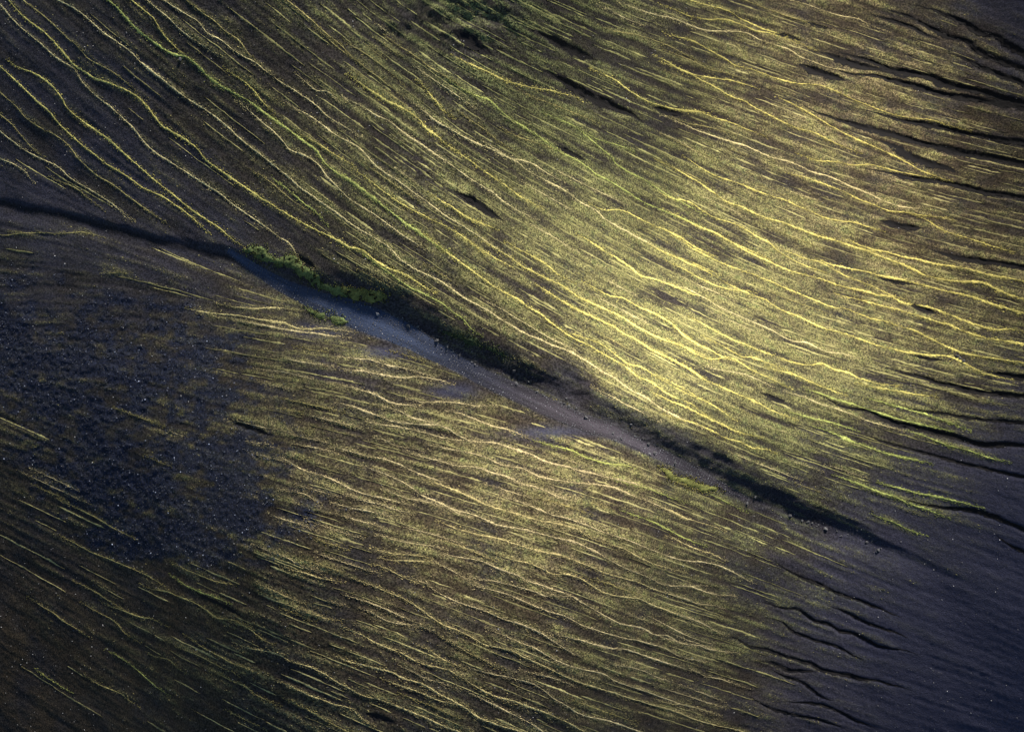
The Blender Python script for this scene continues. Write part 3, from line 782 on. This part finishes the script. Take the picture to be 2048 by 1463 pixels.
# ------------------------------------------------------------------ the hillside
ny, nx = VX.shape
idx = np.arange(nx*ny).reshape(ny, nx)
quads = np.stack([idx[:-1, :-1], idx[:-1, 1:], idx[1:, 1:], idx[1:, :-1]], -1).reshape(-1, 4)
st = np.clip(0.5+0.18*st_f, 0, 1)
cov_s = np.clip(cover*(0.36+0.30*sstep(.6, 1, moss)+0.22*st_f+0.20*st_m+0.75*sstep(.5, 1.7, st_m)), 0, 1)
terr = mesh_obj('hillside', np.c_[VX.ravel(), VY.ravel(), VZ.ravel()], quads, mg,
    {'cover': np.c_[cov_s.ravel(), np.clip(green+0.4*BANK, 0, 1).ravel(), st.ravel(), EARTH_SHADE.ravel()],
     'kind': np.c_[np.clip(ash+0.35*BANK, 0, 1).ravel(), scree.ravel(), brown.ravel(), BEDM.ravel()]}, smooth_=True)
tag(terr, 'dark volcanic hillside streaked with yellow moss', kind='structure')

# stream bed sheet, draped over the ravine floor
cb = curve(BED, 5, 1.5, 3, 40); gb = to_ground(cb)
s_ = np.linspace(0, 1, len(gb)); hw = np.interp(s_, bs, BED_W)/20.*(0.9+0.25*fbm(s_*40, s_*0, 3, 12))
tn = np.gradient(gb, axis=0); tn /= np.linalg.norm(tn, axis=1)[:, None]; nn = np.c_[-tn[:, 1], tn[:, 0]]
K = np.linspace(-1, 1, 11)
vv = gb[:, None, :]+nn[:, None, :]*(hw[:, None]*K[None, :])[..., None]
zz = ground(vv[..., 0], vv[..., 1])+0.02*(1-K[None, :]**4)+0.004
f0 = np.arange(len(gb)*11).reshape(-1, 11)
q = np.stack([f0[:-1, :-1], f0[1:, :-1], f0[1:, 1:], f0[:-1, 1:]], -1).reshape(-1, 4)[:, ::-1]
kk = sstep(0.30, 0.62, s_)[:, None, None]
tb = (1-kk)*np.array([.030, .041, .074])+kk*np.array([.037, .032, .040])
tb = np.repeat(tb, 11, 1)*(1-.35*np.abs(K)**3)[None, :, None]*(0.20+1.6*fbm(s_[:, None]*9+K[None, :]*.2, K[None, :]*3.2+s_[:, None]*5, 4, 77))[..., None]
o = mesh_obj('stream_bed', np.c_[vv.reshape(-1, 2), zz.ravel()], q, m_bed, tb.reshape(-1, 3), smooth_=True)
tag(o, 'dry bluish to mauve gravel stream bed along the ravine floor', kind='structure')

# ------------------------------------------------------------------ eroded gullies: bare earth linings, blackened for the shade in them, with a torn turf edge
for gi, (g, wd, dep) in enumerate(GUL):
    if len(g) < 4: continue
    s_ = np.linspace(0, 1, len(g)); e = np.clip(np.minimum(s_, 1-s_)*3.5, 0.04, 1)
    tn = np.gradient(g, axis=0); tn /= np.linalg.norm(tn, axis=1)[:, None]; nn = np.c_[-tn[:, 1], tn[:, 0]]
    K = np.array([-0.62, -0.36, -0.12, 0.10, 0.30, 0.46])
    j = 0.65+0.7*vnoise(s_*len(g)/9., s_*0+gi, 6)
    off = K[None, :]*(wd*e*j)[:, None]*(1+0.9*(RNG.random((len(g), 6))-0.5))
    vv = g[:, None, :]+nn[:, None, :]*off[..., None]
    zz = ground(vv[..., 0], vv[..., 1])+0.012+0.05*(RNG.random(off.shape)-0.3)*e[:, None]
    f0 = np.arange(len(g)*6).reshape(-1, 6)
    q = np.stack([f0[:-1, :-1], f0[1:, :-1], f0[1:, 1:], f0[:-1, 1:]], -1).reshape(-1, 4)[:, ::-1]
    o = mesh_obj('gully', np.c_[vv.reshape(-1, 2), zz.ravel()], q, m_earth_shaded)
    o['kind'] = 'structure'

# ------------------------------------------------------------------ moss strips
TONE = dict(y=((.47, .425, .128), 'yellow'), g=((.31, .345, .100), 'green'), t=((.475, .42, .205), 'straw'), o=((.28, .25, .095), 'olive'))  # olive also serves the strips darkened for the lower-left corner
def tufts(xy, size, hgt, col, dirv=None, zoff=0.0, sides=3):
    """small upright clumps, each a low uneven cone of `sides` faces"""
    n = len(xy); a0 = RNG.random(n)*2*np.pi
    z = ground(xy[:, 0], xy[:, 1])+zoff
    V = np.zeros((n, sides+1, 3))
    for k in range(sides):
        a = a0+2*np.pi*k/sides+0.5*(RNG.random(n)-.5); r = size*(0.6+0.7*RNG.random(n))
        u_, w_ = r*np.cos(a)*(1 if dirv is None else 1.9), r*np.sin(a)*(1 if dirv is None else .62)
        D_ = np.tile([[1., 0.]], (n, 1)) if dirv is None else dirv
        V[:, k, 0] = xy[:, 0]+u_*D_[:, 0]-w_*D_[:, 1]; V[:, k, 1] = xy[:, 1]+u_*D_[:, 1]+w_*D_[:, 0]
        V[:, k, 2] = ground(V[:, k, 0], V[:, k, 1])+zoff-0.012
    V[:, sides, 0] = xy[:, 0]+size*0.5*(RNG.random(n)-.5); V[:, sides, 1] = xy[:, 1]+size*0.5*(RNG.random(n)-.5)
    V[:, sides, 2] = z+hgt
    base = (np.arange(n)*(sides+1))[:, None]
    F = np.stack([np.stack([np.full(n, k), np.full(n, (k+1) % sides), np.full(n, sides)], -1) for k in range(sides)], 1)
    F = (F+base[:, :, None]).reshape(-1, 3)
    return V.reshape(-1, 3), F, np.repeat(col, sides+1, 0)

rav_px = curve(RAV, 15); gul_px = [(curve(p, 12), float(s.split(',')[0])) for s, p in GULLY]
def place(c):
    m = c[len(c)//2]; dr = np.linalg.norm(rav_px-m, axis=1); i = dr.argmin(); above = m[1] < rav_px[i, 1]
    end_r = np.linalg.norm(rav_px-c[-1], axis=1).min()
    gd = min(min(np.linalg.norm(q-m, axis=1).min(), np.linalg.norm(q-c[-1], axis=1).min()) for q, wv in gul_px if wv >= 10)
    if above:
        if m[0] < 640 and end_r < 60: return 'reaching the ravine from dark bare slope'
        if m[0] < 560: return 'on dark bare slope'
        if dr[i] < 130: return 'along shaded ravine shoulder'
        if gd < 28: return 'beside eroded gully'
        if m[0] > 1560: return 'on furrowed gully slope'
        if m[1] < 330: return 'on high greenish slope'
        return 'on densely mossed slope'
    if float(SCREE(c[:, 0], c[:, 1]).max()) > 0.3 or (m[0] < 520 and m[1] < 1150): return 'next to blue-black scree'
    if float(ASH(c[-1:, 0], c[-1:, 1])[0]) > 0.3: return 'fading into mauve ash'
    if dr[i] < 110: return 'on bank beside stream bed'
    if m[0] < 620: return 'on brown slope below scree'
    if m[1] < 1000: return 'on hillside below stream bed'
    return 'on rippled brown hillside'
LABS = []
for k, (tone, wpx, cpx, g) in enumerate(SG):
    n = len(g); wd = wpx/20.
    s_ = np.linspace(0, 1, n); L = n*0.13
    e = np.clip(np.minimum(s_, 1-s_)*L/3.2, 0.10, 1)
    wv = wd*0.33*e*np.clip(2.6*fbm(s_*L/1.2, s_*0+k*2.3, 5, 9)-0.35, .08, 1.7)*(0.6+0.6*RNG.random(n))
    tn = np.gradient(g, axis=0); tn /= np.linalg.norm(tn, axis=1)[:, None]+1e-9; nn = np.c_[-tn[:, 1], tn[:, 0]]
    K = np.array([-1, -.5, 0, .5, 1.])
    off = K[None, :]*wv[:, None]*(1+0.5*(RNG.random((n, 5))-.5)) + ((RNG.random(n)-.5)*wd*0.25)[:, None]
    vv = g[:, None, :]+nn[:, None, :]*off[..., None]
    prof = np.array([-.03, .7, 1.0, .7, -.03])
    hh_ = (0.016+0.030*wd)*e[:, None]*prof[None, :]*(0.6+0.8*RNG.random((n, 5)))
    zz = ground(vv[..., 0], vv[..., 1])+hh_
    f0 = np.arange(n*5).reshape(-1, 5)
    q = np.stack([f0[:-1, :-1], f0[1:, :-1], f0[1:, 1:], f0[:-1, 1:]], -1).reshape(-1, 4)[:, ::-1]
    q3 = np.vstack([q[:, [0, 1, 2]], q[:, [0, 2, 3]]])
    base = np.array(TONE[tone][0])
    if np.linalg.norm(rav_px-cpx[n//2], axis=1).min() > 0 and cpx[n//2][1] > np.interp(cpx[n//2][0], rav_px[:, 0], rav_px[:, 1]) and tone in 'yt':
        base = 0.35*base+0.65*np.array([.345, .298, .168])
    brn = np.clip(BROWN(cpx[:, 0], cpx[:, 1]), 0, 1)[:, None]
    dens = fbm(s_*L/2.2, s_*0+k*5.1, 3, 14)[:, None]
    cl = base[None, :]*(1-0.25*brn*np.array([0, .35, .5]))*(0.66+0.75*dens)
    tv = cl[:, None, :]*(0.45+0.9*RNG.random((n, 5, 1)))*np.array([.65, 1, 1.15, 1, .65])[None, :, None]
    # ragged fringe of clumps
    m = int(n*2.6*(0.7+wpx/9.)); i = RNG.integers(0, n, m)
    xy = g[i]+nn[i]*(RNG.standard_normal(m)*(wv[i]*0.8+0.10))[:, None]+tn[i]*((RNG.random(m)-.5)*.2)[:, None]
    V, F, T = tufts(xy, 0.035+0.05*RNG.random(m), 0.02+0.04*RNG.random(m), cl[i]*(0.3+0.95*RNG.random((m, 1))), tn[i])
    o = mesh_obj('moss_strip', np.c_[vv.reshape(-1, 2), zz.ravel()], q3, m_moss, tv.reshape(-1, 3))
    recentre(o)
    fr_ = mesh_obj('fringe', V-np.array(o.location)[None, :], F, m_moss, T, parent=o); fr_['kind'] = 'stuff'
    ln = 'short' if L < 8 else ('long' if L > 24 else ''); wn = 'thin' if wpx <= 4 else ('broad' if wpx >= 7 else '')
    dv = cpx-cpx[0]; ch = cpx[-1]-cpx[0]; chl = np.linalg.norm(ch); dev = np.abs(dv[:, 0]*ch[1]-dv[:, 1]*ch[0])/chl
    sh = 'straight' if dev.max() < 0.018*chl else ('bowed' if dev.max() > 0.055*chl else 'wavy')
    near_end = [np.linalg.norm(q_[2]-cpx[-8], axis=1).min() for j_, q_ in enumerate(SG) if j_ != k]
    near_top = [np.linalg.norm(q_[2]-cpx[7 if n > 20 else 0], axis=1).min() for j_, q_ in enumerate(SG) if j_ != k]
    fk = 'merging ' if min(near_end) < 9 else ('branching ' if min(near_top) < 9 else '')
    lab = ' '.join(f'{ln} {wn} {sh} {fk}{TONE[tone][1]} moss strip {place(cpx)}'.split())
    mid = cpx[n//2]; LABS.append((lab, o, np.linalg.norm(rav_px-mid, axis=1).min()))
from collections import defaultdict
by = defaultdict(list)
for lab, o, d in LABS: by[lab].append((d, o))
ORD = ['nearest', 'second nearest', 'third nearest', 'fourth nearest', 'fifth nearest', 'sixth nearest', 'seventh nearest', 'eighth nearest', 'ninth nearest', 'tenth nearest', 'eleventh nearest', 'twelfth nearest']
for lab, ms in by.items():
    ms.sort(key=lambda m_: m_[0])
    for j_, (d, o) in enumerate(ms):
        tag(o, lab if len(ms) == 1 or j_ >= 12 else f'{lab}, {ORD[j_]} ravine', 'moss', 'moss strips '+lab.split('moss strip ')[1])

# ------------------------------------------------------------------ green moss mats by the ravine
PATCH = [
 ('vivid green moss mat on the ravine bank, forked at its top end', [(485, 500), (505, 490), (530, 495), (548, 514), (590, 515), (605, 528), (628, 540), (636, 555), (645, 574), (622, 572), (603, 552), (583, 533), (550, 529), (520, 517)]),
 ('thin ragged green moss mat linking two larger mats on the ravine bank', [(636, 560), (664, 570), (684, 580), (700, 592), (688, 598), (664, 586), (644, 576)]),
 ('yellow-green moss mat with blunt lower end on the ravine bank', [(678, 582), (690, 572), (720, 580), (755, 580), (776, 588), (770, 604), (740, 603), (715, 599), (693, 593)]),
 ('small thin green moss mat at the lower edge of blue stream gravel', [(600, 612), (640, 623), (662, 630), (694, 643), (680, 646), (650, 638), (620, 627)]),
 ('dark green moss mat below the shaded ravine bank', [(878, 661), (932, 671), (960, 688), (994, 695), (1018, 716), (990, 709), (939, 685)]),
 ('bright green moss mat where the stream bed narrows', [(1320, 935), (1366, 955), (1410, 970), (1450, 985), (1400, 982), (1350, 962)])]
for k, (lab, poly) in enumerate(PATCH):
    P = to_ground(poly); lo, hi = P.min(0)-.3, P.max(0)+.3
    h = 0.11; ux = np.arange(lo[0], hi[0], h); uy = np.arange(lo[1], hi[1], h); U, W = np.meshgrid(ux, uy)
    U = U+(RNG.random(U.shape)-.5)*h*.5; W = W+(RNG.random(W.shape)-.5)*h*.5
    inp = np.zeros(U.shape, bool); dmin = np.full(U.shape, 9.)
    for a in range(len(P)):
        p, q_ = P[a], P[(a+1) % len(P)]
        cr = ((p[1] > W) != (q_[1] > W)); xx = (q_[0]-p[0])*(W-p[1])/(q_[1]-p[1]+1e-9)+p[0]; inp ^= cr & (U < xx)
        d = q_-p; tt = np.clip(((U-p[0])*d[0]+(W-p[1])*d[1])/(d@d), 0, 1); dmin = np.minimum(dmin, np.hypot(U-p[0]-tt*d[0], W-p[1]-tt*d[1]))
    sd_ = np.where(inp, dmin, -dmin)+0.9*(fbm(U/.8, W/.6, 4, 90+k)-.5)
    Zp = ground(U, W)+np.clip(sd_*0.5, -.08, .13)*(0.6+.8*RNG.random(U.shape))
    ok = (sd_ > -0.12) & (fbm(U/.35, W/.3, 3, 80+k) > (.33 if k in (0, 2) else 0))
    ids = np.arange(U.size).reshape(U.shape)
    qd = np.stack([ids[:-1, :-1], ids[:-1, 1:], ids[1:, 1:], ids[1:, :-1]], -1)
    qd = qd[ok[:-1, :-1] & ok[:-1, 1:] & ok[1:, 1:] & ok[1:, :-1]]
    used, inv = np.unique(qd, return_inverse=True); qd = inv.reshape(-1, 4)
    col = np.array([.120, .125, .036]) if k in (2, 5) else np.array([.085, .110, .038]); col = np.array([.04, .055, .025]) if k == 4 else col
    tv = col[None, :]*(0.05+0.75*RNG.random((len(used), 1))+1.1*fbm(U.ravel()[used]/.9, W.ravel()[used]/.4, 3, 95)[:, None])
    o = mesh_obj('moss_mat', np.c_[U.ravel()[used], W.ravel()[used], Zp.ravel()[used]], qd, m_moss, tv)
    recentre(o); tag(o, lab, 'moss')
    sel = RNG.random(U.shape) < np.clip(.45+.9*sd_, 0, .8)*(sd_ > -.45); tx = np.c_[U[sel], W[sel]]; m = len(tx)
    V, F, T = tufts(tx, 0.05+0.06*RNG.random(m), 0.10+0.10*RNG.random(m), col[None, :]*(0.3+1.5*RNG.random((m, 1)))*np.array([[1.15, 1, .9]]))
    f_ = mesh_obj('fringe', V-np.array(o.location)[None, :], F, m_moss, T, parent=o); f_['kind'] = 'stuff'

# ------------------------------------------------------------------ scattered moss clumps between the strips (nobody could count them)
def scatter(n, prob):
    x = (RNG.random(n)-.5)*116; y = (RNG.random(n)-.5)*85
    return np.c_[x, y][RNG.random(n) < prob(x, y)]
def pm(x, y):
    c = at_grid(cov_s, x, y); return np.clip(c*1.25-0.08, 0, 1)
xy = scatter(430000, pm); n = len(xy); print('clumps', n)
ppx, ppy = to_px(xy[:, 0], xy[:, 1], ground(xy[:, 0], xy[:, 1]))
gr = np.clip(at_grid(green, xy[:, 0], xy[:, 1]), 0, 1)[:, None]; br = np.clip(at_grid(brown, xy[:, 0], xy[:, 1]), 0, 1)[:, None]
col = np.array([[.325, .292, .108]])*(1-gr*.75)+gr*.75*np.array([[.150, .180, .065]])
col = col*(1-.8*br)+.8*br*np.array([[.270, .210, .110]])
col = col*(0.25+1.25*RNG.random((n, 1)))
gfx, gfy = flow(ppx, ppy); dirs = np.c_[gfx, -gfy]
V, F, T = tufts(xy, 0.03+0.055*RNG.random(n), 0.015+0.035*RNG.random(n), col, dirs)
o = mesh_obj('ground_moss', V, F, m_moss, T)
tag(o, 'speckled low moss growing between the strips', 'moss', kind='stuff')
# the finest ribs of moss, far too many and too thin to count
OC = np.zeros((380, 530), bool)
def cells(p): return np.clip(((p[:, 1]+20)/4).astype(int), 0, 379), np.clip(((p[:, 0]+20)/4).astype(int), 0, 529)
for _, _, cpx, _ in SG: OC[cells(cpx)] = True
for q_, _ in gul_px: OC[cells(q_)] = True
OC2 = OC.copy()
for dy in (-1, 0, 1):
    for dx in (-1, 0, 1): OC2 |= np.roll(np.roll(OC, dy, 0), dx, 1)
seeds = RNG.random((16000, 2))*np.array([2090, 1500])-20
sm = np.clip(MOSS(seeds[:, 0], seeds[:, 1]), 0, 1)**1.5*0.8*np.where((seeds[:, 0] < 620) & (seeds[:, 1] < 470), .35, 1)+.01; seeds = seeds[RNG.random(len(seeds)) < sm]
RV, RF, RT, nv = [], [], [], 0
for q in seeds:
    c_, r_ = int((q[1]+20)/4), int((q[0]+20)/4)
    if OC2[min(c_, 379), min(r_, 529)]: continue
    pts = [q.copy()]; d0 = np.array([1., .4]); L = int(RNG.integers(10, 52)); p = q.copy()
    for k in range(L):
        ii = min(max(int(p[0]/2+MARG), 0), GW-1); jj = min(max(int(p[1]/2+MARG), 0), GH-1)
        v = np.array([fx[jj, ii], fy[jj, ii]]); v = v if v@d0 > 0 else -v; d0 = v; p = p+v*4.0
        a_, b_ = int((p[1]+20)/4), int((p[0]+20)/4)
        if not (0 <= a_ < 380 and 0 <= b_ < 530) or OC[a_, b_]: break
        pts.append(p.copy())
    if len(pts) < 8: continue
    cp = curve(np.array(pts)[::3] if len(pts) > 12 else np.array(pts)[::2], 3.2, 1.6, len(RV), 24); ca = cells(cp)
    OC[ca] = True
    for dy, dx in ((0, 1), (1, 0), (0, -1), (-1, 0), (2, 0), (-2, 0), (2, -1), (-2, 1)) + (((3, 0), (-3, 0), (3, -1), (-3, 1), (4, -1), (-4, 1)) if q[1] > 480+.42*q[0] else ()): OC2[np.clip(ca[0]+dy, 0, 379), np.clip(ca[1]+dx, 0, 529)] = True
    OC2[ca] = True
    g = to_ground(cp)
    if np.abs(g[:, 0]).max() > 58 or np.abs(g[:, 1]).max() > 42.5: continue
    bad = at_grid(EARTH_SHADE, g[:, 0], g[:, 1])+at_grid(BEDM, g[:, 0], g[:, 1])+at_grid(BANK, g[:, 0], g[:, 1])+at_grid(scree, g[:, 0], g[:, 1])+at_grid(ash, g[:, 0], g[:, 1])
    if bad.mean() > .32: continue
    n = len(g); s_ = np.linspace(0, 1, n); tn = np.gradient(g, axis=0); tn /= np.linalg.norm(tn, axis=1)[:, None]+1e-9
    hw_ = (0.035+0.055*RNG.random())*np.clip(np.sin(np.pi*s_)*2.2, .05, 1)*np.clip(2.4*fbm(s_*n/6., s_*0+nv*.01, 3, 19)-.3, .1, 1.5)*np.clip(1.4-1.6*bad, .05, 1)
    for sgn in (-1, 0, 1):
        xy_ = g+np.c_[-tn[:, 1], tn[:, 0]]*(hw_*sgn*(0.7+.6*RNG.random(n)))[:, None]
        RV.append(np.c_[xy_, ground(xy_[:, 0], xy_[:, 1])+(0.028*(.4+RNG.random(n)) if sgn == 0 else -.004)])
    m_ = cp[n//2]; gg = float(np.clip(GREEN(m_[0:1], m_[1:2]), 0, 1)[0]); bb = float(np.clip(BROWN(m_[0:1], m_[1:2]), 0, 1)[0])
    cl = np.array([.36, .328, .130])*(1-.6*gg)+.6*gg*np.array([.22, .25, .08]); cl = cl*(1-.45*bb)+.45*bb*np.array([.33, .265, .135])
    tt_ = cl[None, :]*(0.45+.55*RNG.random())*(0.5+.8*fbm(s_*n/5., s_*0+nv*.02, 3, 23))[:, None]
    for _ in range(3): RT.append(tt_*(.7+.6*RNG.random((n, 1))))
    A_ = nv+np.arange(n-1)
    for o0, o1 in ((0, n), (n, 2*n)): RF.append(np.c_[A_+o0, A_+o0+1, A_+o1+1, A_+o1])
    nv += 3*n
    if nv > 260000: break
o = mesh_obj('moss_ribs', np.vstack(RV), np.vstack(RF), m_moss, np.vstack(RT)); tag(o, 'hair-thin moss ribs packed between the larger strips', 'moss', kind='stuff')

# ------------------------------------------------------------------ stones
PH = (1+5**.5)/2
OV = np.array([(1, 0, 0), (-1, 0, 0), (0, 1, 0), (0, -1, 0), (0, 0, 1), (0, 0, -1)], float)
OF = np.array([(0, 2, 4), (2, 1, 4), (1, 3, 4), (3, 0, 4), (2, 0, 5), (1, 2, 5), (3, 1, 5), (0, 3, 5)])
def pebbles(name, xy, size, col, label, cat):
    n = len(xy); a = RNG.random(n)*6.28; z = ground(xy[:, 0], xy[:, 1])
    v = OV[None]*(0.6+0.8*RNG.random((n, 6, 1)))*size[:, None, None]; v[..., 2] *= 0.7
    ca, sa = np.cos(a)[:, None], np.sin(a)[:, None]
    w_ = np.stack([v[..., 0]*ca-v[..., 1]*sa, v[..., 0]*sa+v[..., 1]*ca, v[..., 2]], -1)
    w_[..., 0] += xy[:, 0, None]; w_[..., 1] += xy[:, 1, None]; w_[..., 2] += (z+size*.25)[:, None]
    F = (OF[None]+(np.arange(n)*6)[:, None, None]).reshape(-1, 3)
    o = mesh_obj(name, w_.reshape(-1, 3), F, m_stone, np.repeat(col, 6, 0))
    tag(o, label, cat, kind='stuff'); return o
def ps(x, y): return np.clip(at_grid(scree, x, y), 0, 1)
xy = scatter(260000, ps); n = len(xy); print('scree', n)
g_ = np.clip(RNG.lognormal(-3.7, .9, n), .008, .40)
pebbles('scree', xy, 0.022+0.07*RNG.random(n)**5, g_[:, None]*np.array([[.86, .97, 1.30]]), 'dark scree of small stones on the shaded slope', 'scree')
def pp(x, y): return np.clip(0.75-at_grid(cover, x, y), .05, 1)*0.9
xy = scatter(16000, pp); n = len(xy)
g_ = np.clip(RNG.lognormal(-1.9, .6, n), .05, .5)
pebbles('pebbles', xy, 0.018+0.045*RNG.random(n)**4, g_[:, None]*np.array([[1, .99, 1.02]]), 'small pale pebbles strewn over the bare soil', 'pebbles')
# gravel in the stream bed
i = RNG.integers(0, len(gb), 6000); o_ = (RNG.random(6000)*2-1)
hwg = np.interp(np.linspace(0, 1, len(gb)), bs, BED_W)/20.
tn = np.gradient(gb, axis=0); tn /= np.linalg.norm(tn, axis=1)[:, None]; nn = np.c_[-tn[:, 1], tn[:, 0]]
xy = gb[i]+nn[i]*(o_*hwg[i]*1.05)[:, None]
g_ = np.clip(RNG.lognormal(-2.7, .6, 6000), .03, .4)
pebbles('stream_gravel', xy, 0.02+0.05*RNG.random(6000)**2, g_[:, None]*np.array([[.95, .97, 1.08]]), 'loose gravel lying on the dry stream bed', 'gravel')

# single stones one can pick out along the ravine and on the slopes
def rock_mesh(seed):
    r = np.random.default_rng(seed)
    v = np.array([(-1, PH, 0), (1, PH, 0), (-1, -PH, 0), (1, -PH, 0), (0, -1, PH), (0, 1, PH), (0, -1, -PH), (0, 1, -PH), (PH, 0, -1), (PH, 0, 1), (-PH, 0, -1), (-PH, 0, 1)])
    f = [(0, 11, 5), (0, 5, 1), (0, 1, 7), (0, 7, 10), (0, 10, 11), (1, 5, 9), (5, 11, 4), (11, 10, 2), (10, 7, 6), (7, 1, 8), (3, 9, 4), (3, 4, 2), (3, 2, 6), (3, 6, 8), (3, 8, 9), (4, 9, 5), (2, 4, 11), (6, 2, 10), (8, 6, 7), (9, 8, 1)]
    v = v/np.linalg.norm(v[0])*(0.65+0.6*r.random((12, 1)))*np.array([1.2, .85, .65])
    me = bpy.data.meshes.new('stone'); me.from_pydata(v.tolist(), [], f); me.update()
    at = me.attributes.new('tint', 'FLOAT_COLOR', 'POINT'); k = .05+.16*r.random()**2
    at.data.foreach_set('color', np.tile([k, k, k*1.06, 1.0], 12)); me.materials.append(m_stone); return me
ROCKS = [rock_mesh(s) for s in range(9)]
def stone(p, size, label, group):
    g = to_ground([p])[0]; o = bpy.data.objects.new('stone', random.choice(ROCKS)); C.objects.link(o)
    o.location = (g[0], g[1], float(ground(g[0:1], g[1:2])[0])+size*.08); o.scale = (size,)*3; o.rotation_euler = (random.uniform(-.3, .3), random.uniform(-.3, .3), random.random()*6.28)
    tag(o, label, 'stone', group)
rp = curve(RAV, 1.0)
for k in range(46):
    q_ = rp[(rp[:, 0] > 680) & (rp[:, 0] < 960)]; p = q_[RNG.integers(len(q_))]+RNG.standard_normal(2)*np.array([5, 4])
    stone(p, .06+.20*random.random()**4, 'pale grey stone at the upper edge of the blue stream gravel', 'stones along the upper stream bed')
for k in range(60):
    q_ = rp[(rp[:, 0] > 960) & (rp[:, 0] < 1460)]; p = q_[RNG.integers(len(q_))]+RNG.standard_normal(2)*np.array([9, 7])
    stone(p, .06+.20*random.random()**4, 'grey stone fallen below the dark ravine bank by mauve gravel', 'stones along the lower stream bed')
for k in range(44):
    q_ = rp[(rp[:, 0] > 1500) & (rp[:, 0] < 1760)]; p = q_[RNG.integers(len(q_))]+np.array([0, 6])+RNG.standard_normal(2)*np.array([8, 8])
    stone(p, .06+.20*random.random()**4, 'grey stone in the shaded tail of the ravine', 'stones in the tail of the ravine')
for p, s_, lab in [((1264, 850), .16, 'lone white stone at the tip of the dark ravine bank'), ((253, 66), .13, 'lone white stone on the bare slope between two moss strips'),
                   ((282, 691), .15, 'white stone at the upper rim of the scree'), ((362, 792), .14, 'white stone in a yellow tuft by the scree'),
                   ((361, 118), .22, 'pale stone under the fork of two moss strips'), ((1915, 712), .22, 'pale rubble stone between two broad moss strips'), ((1928, 722), .2, 'pale rubble stone between two broad moss strips'), ((1921, 716), .16, 'pale rubble stone between two broad moss strips')]:
    stone(p, s_, lab, 'rubble stones' if 'rubble' in lab else 'lone stones')
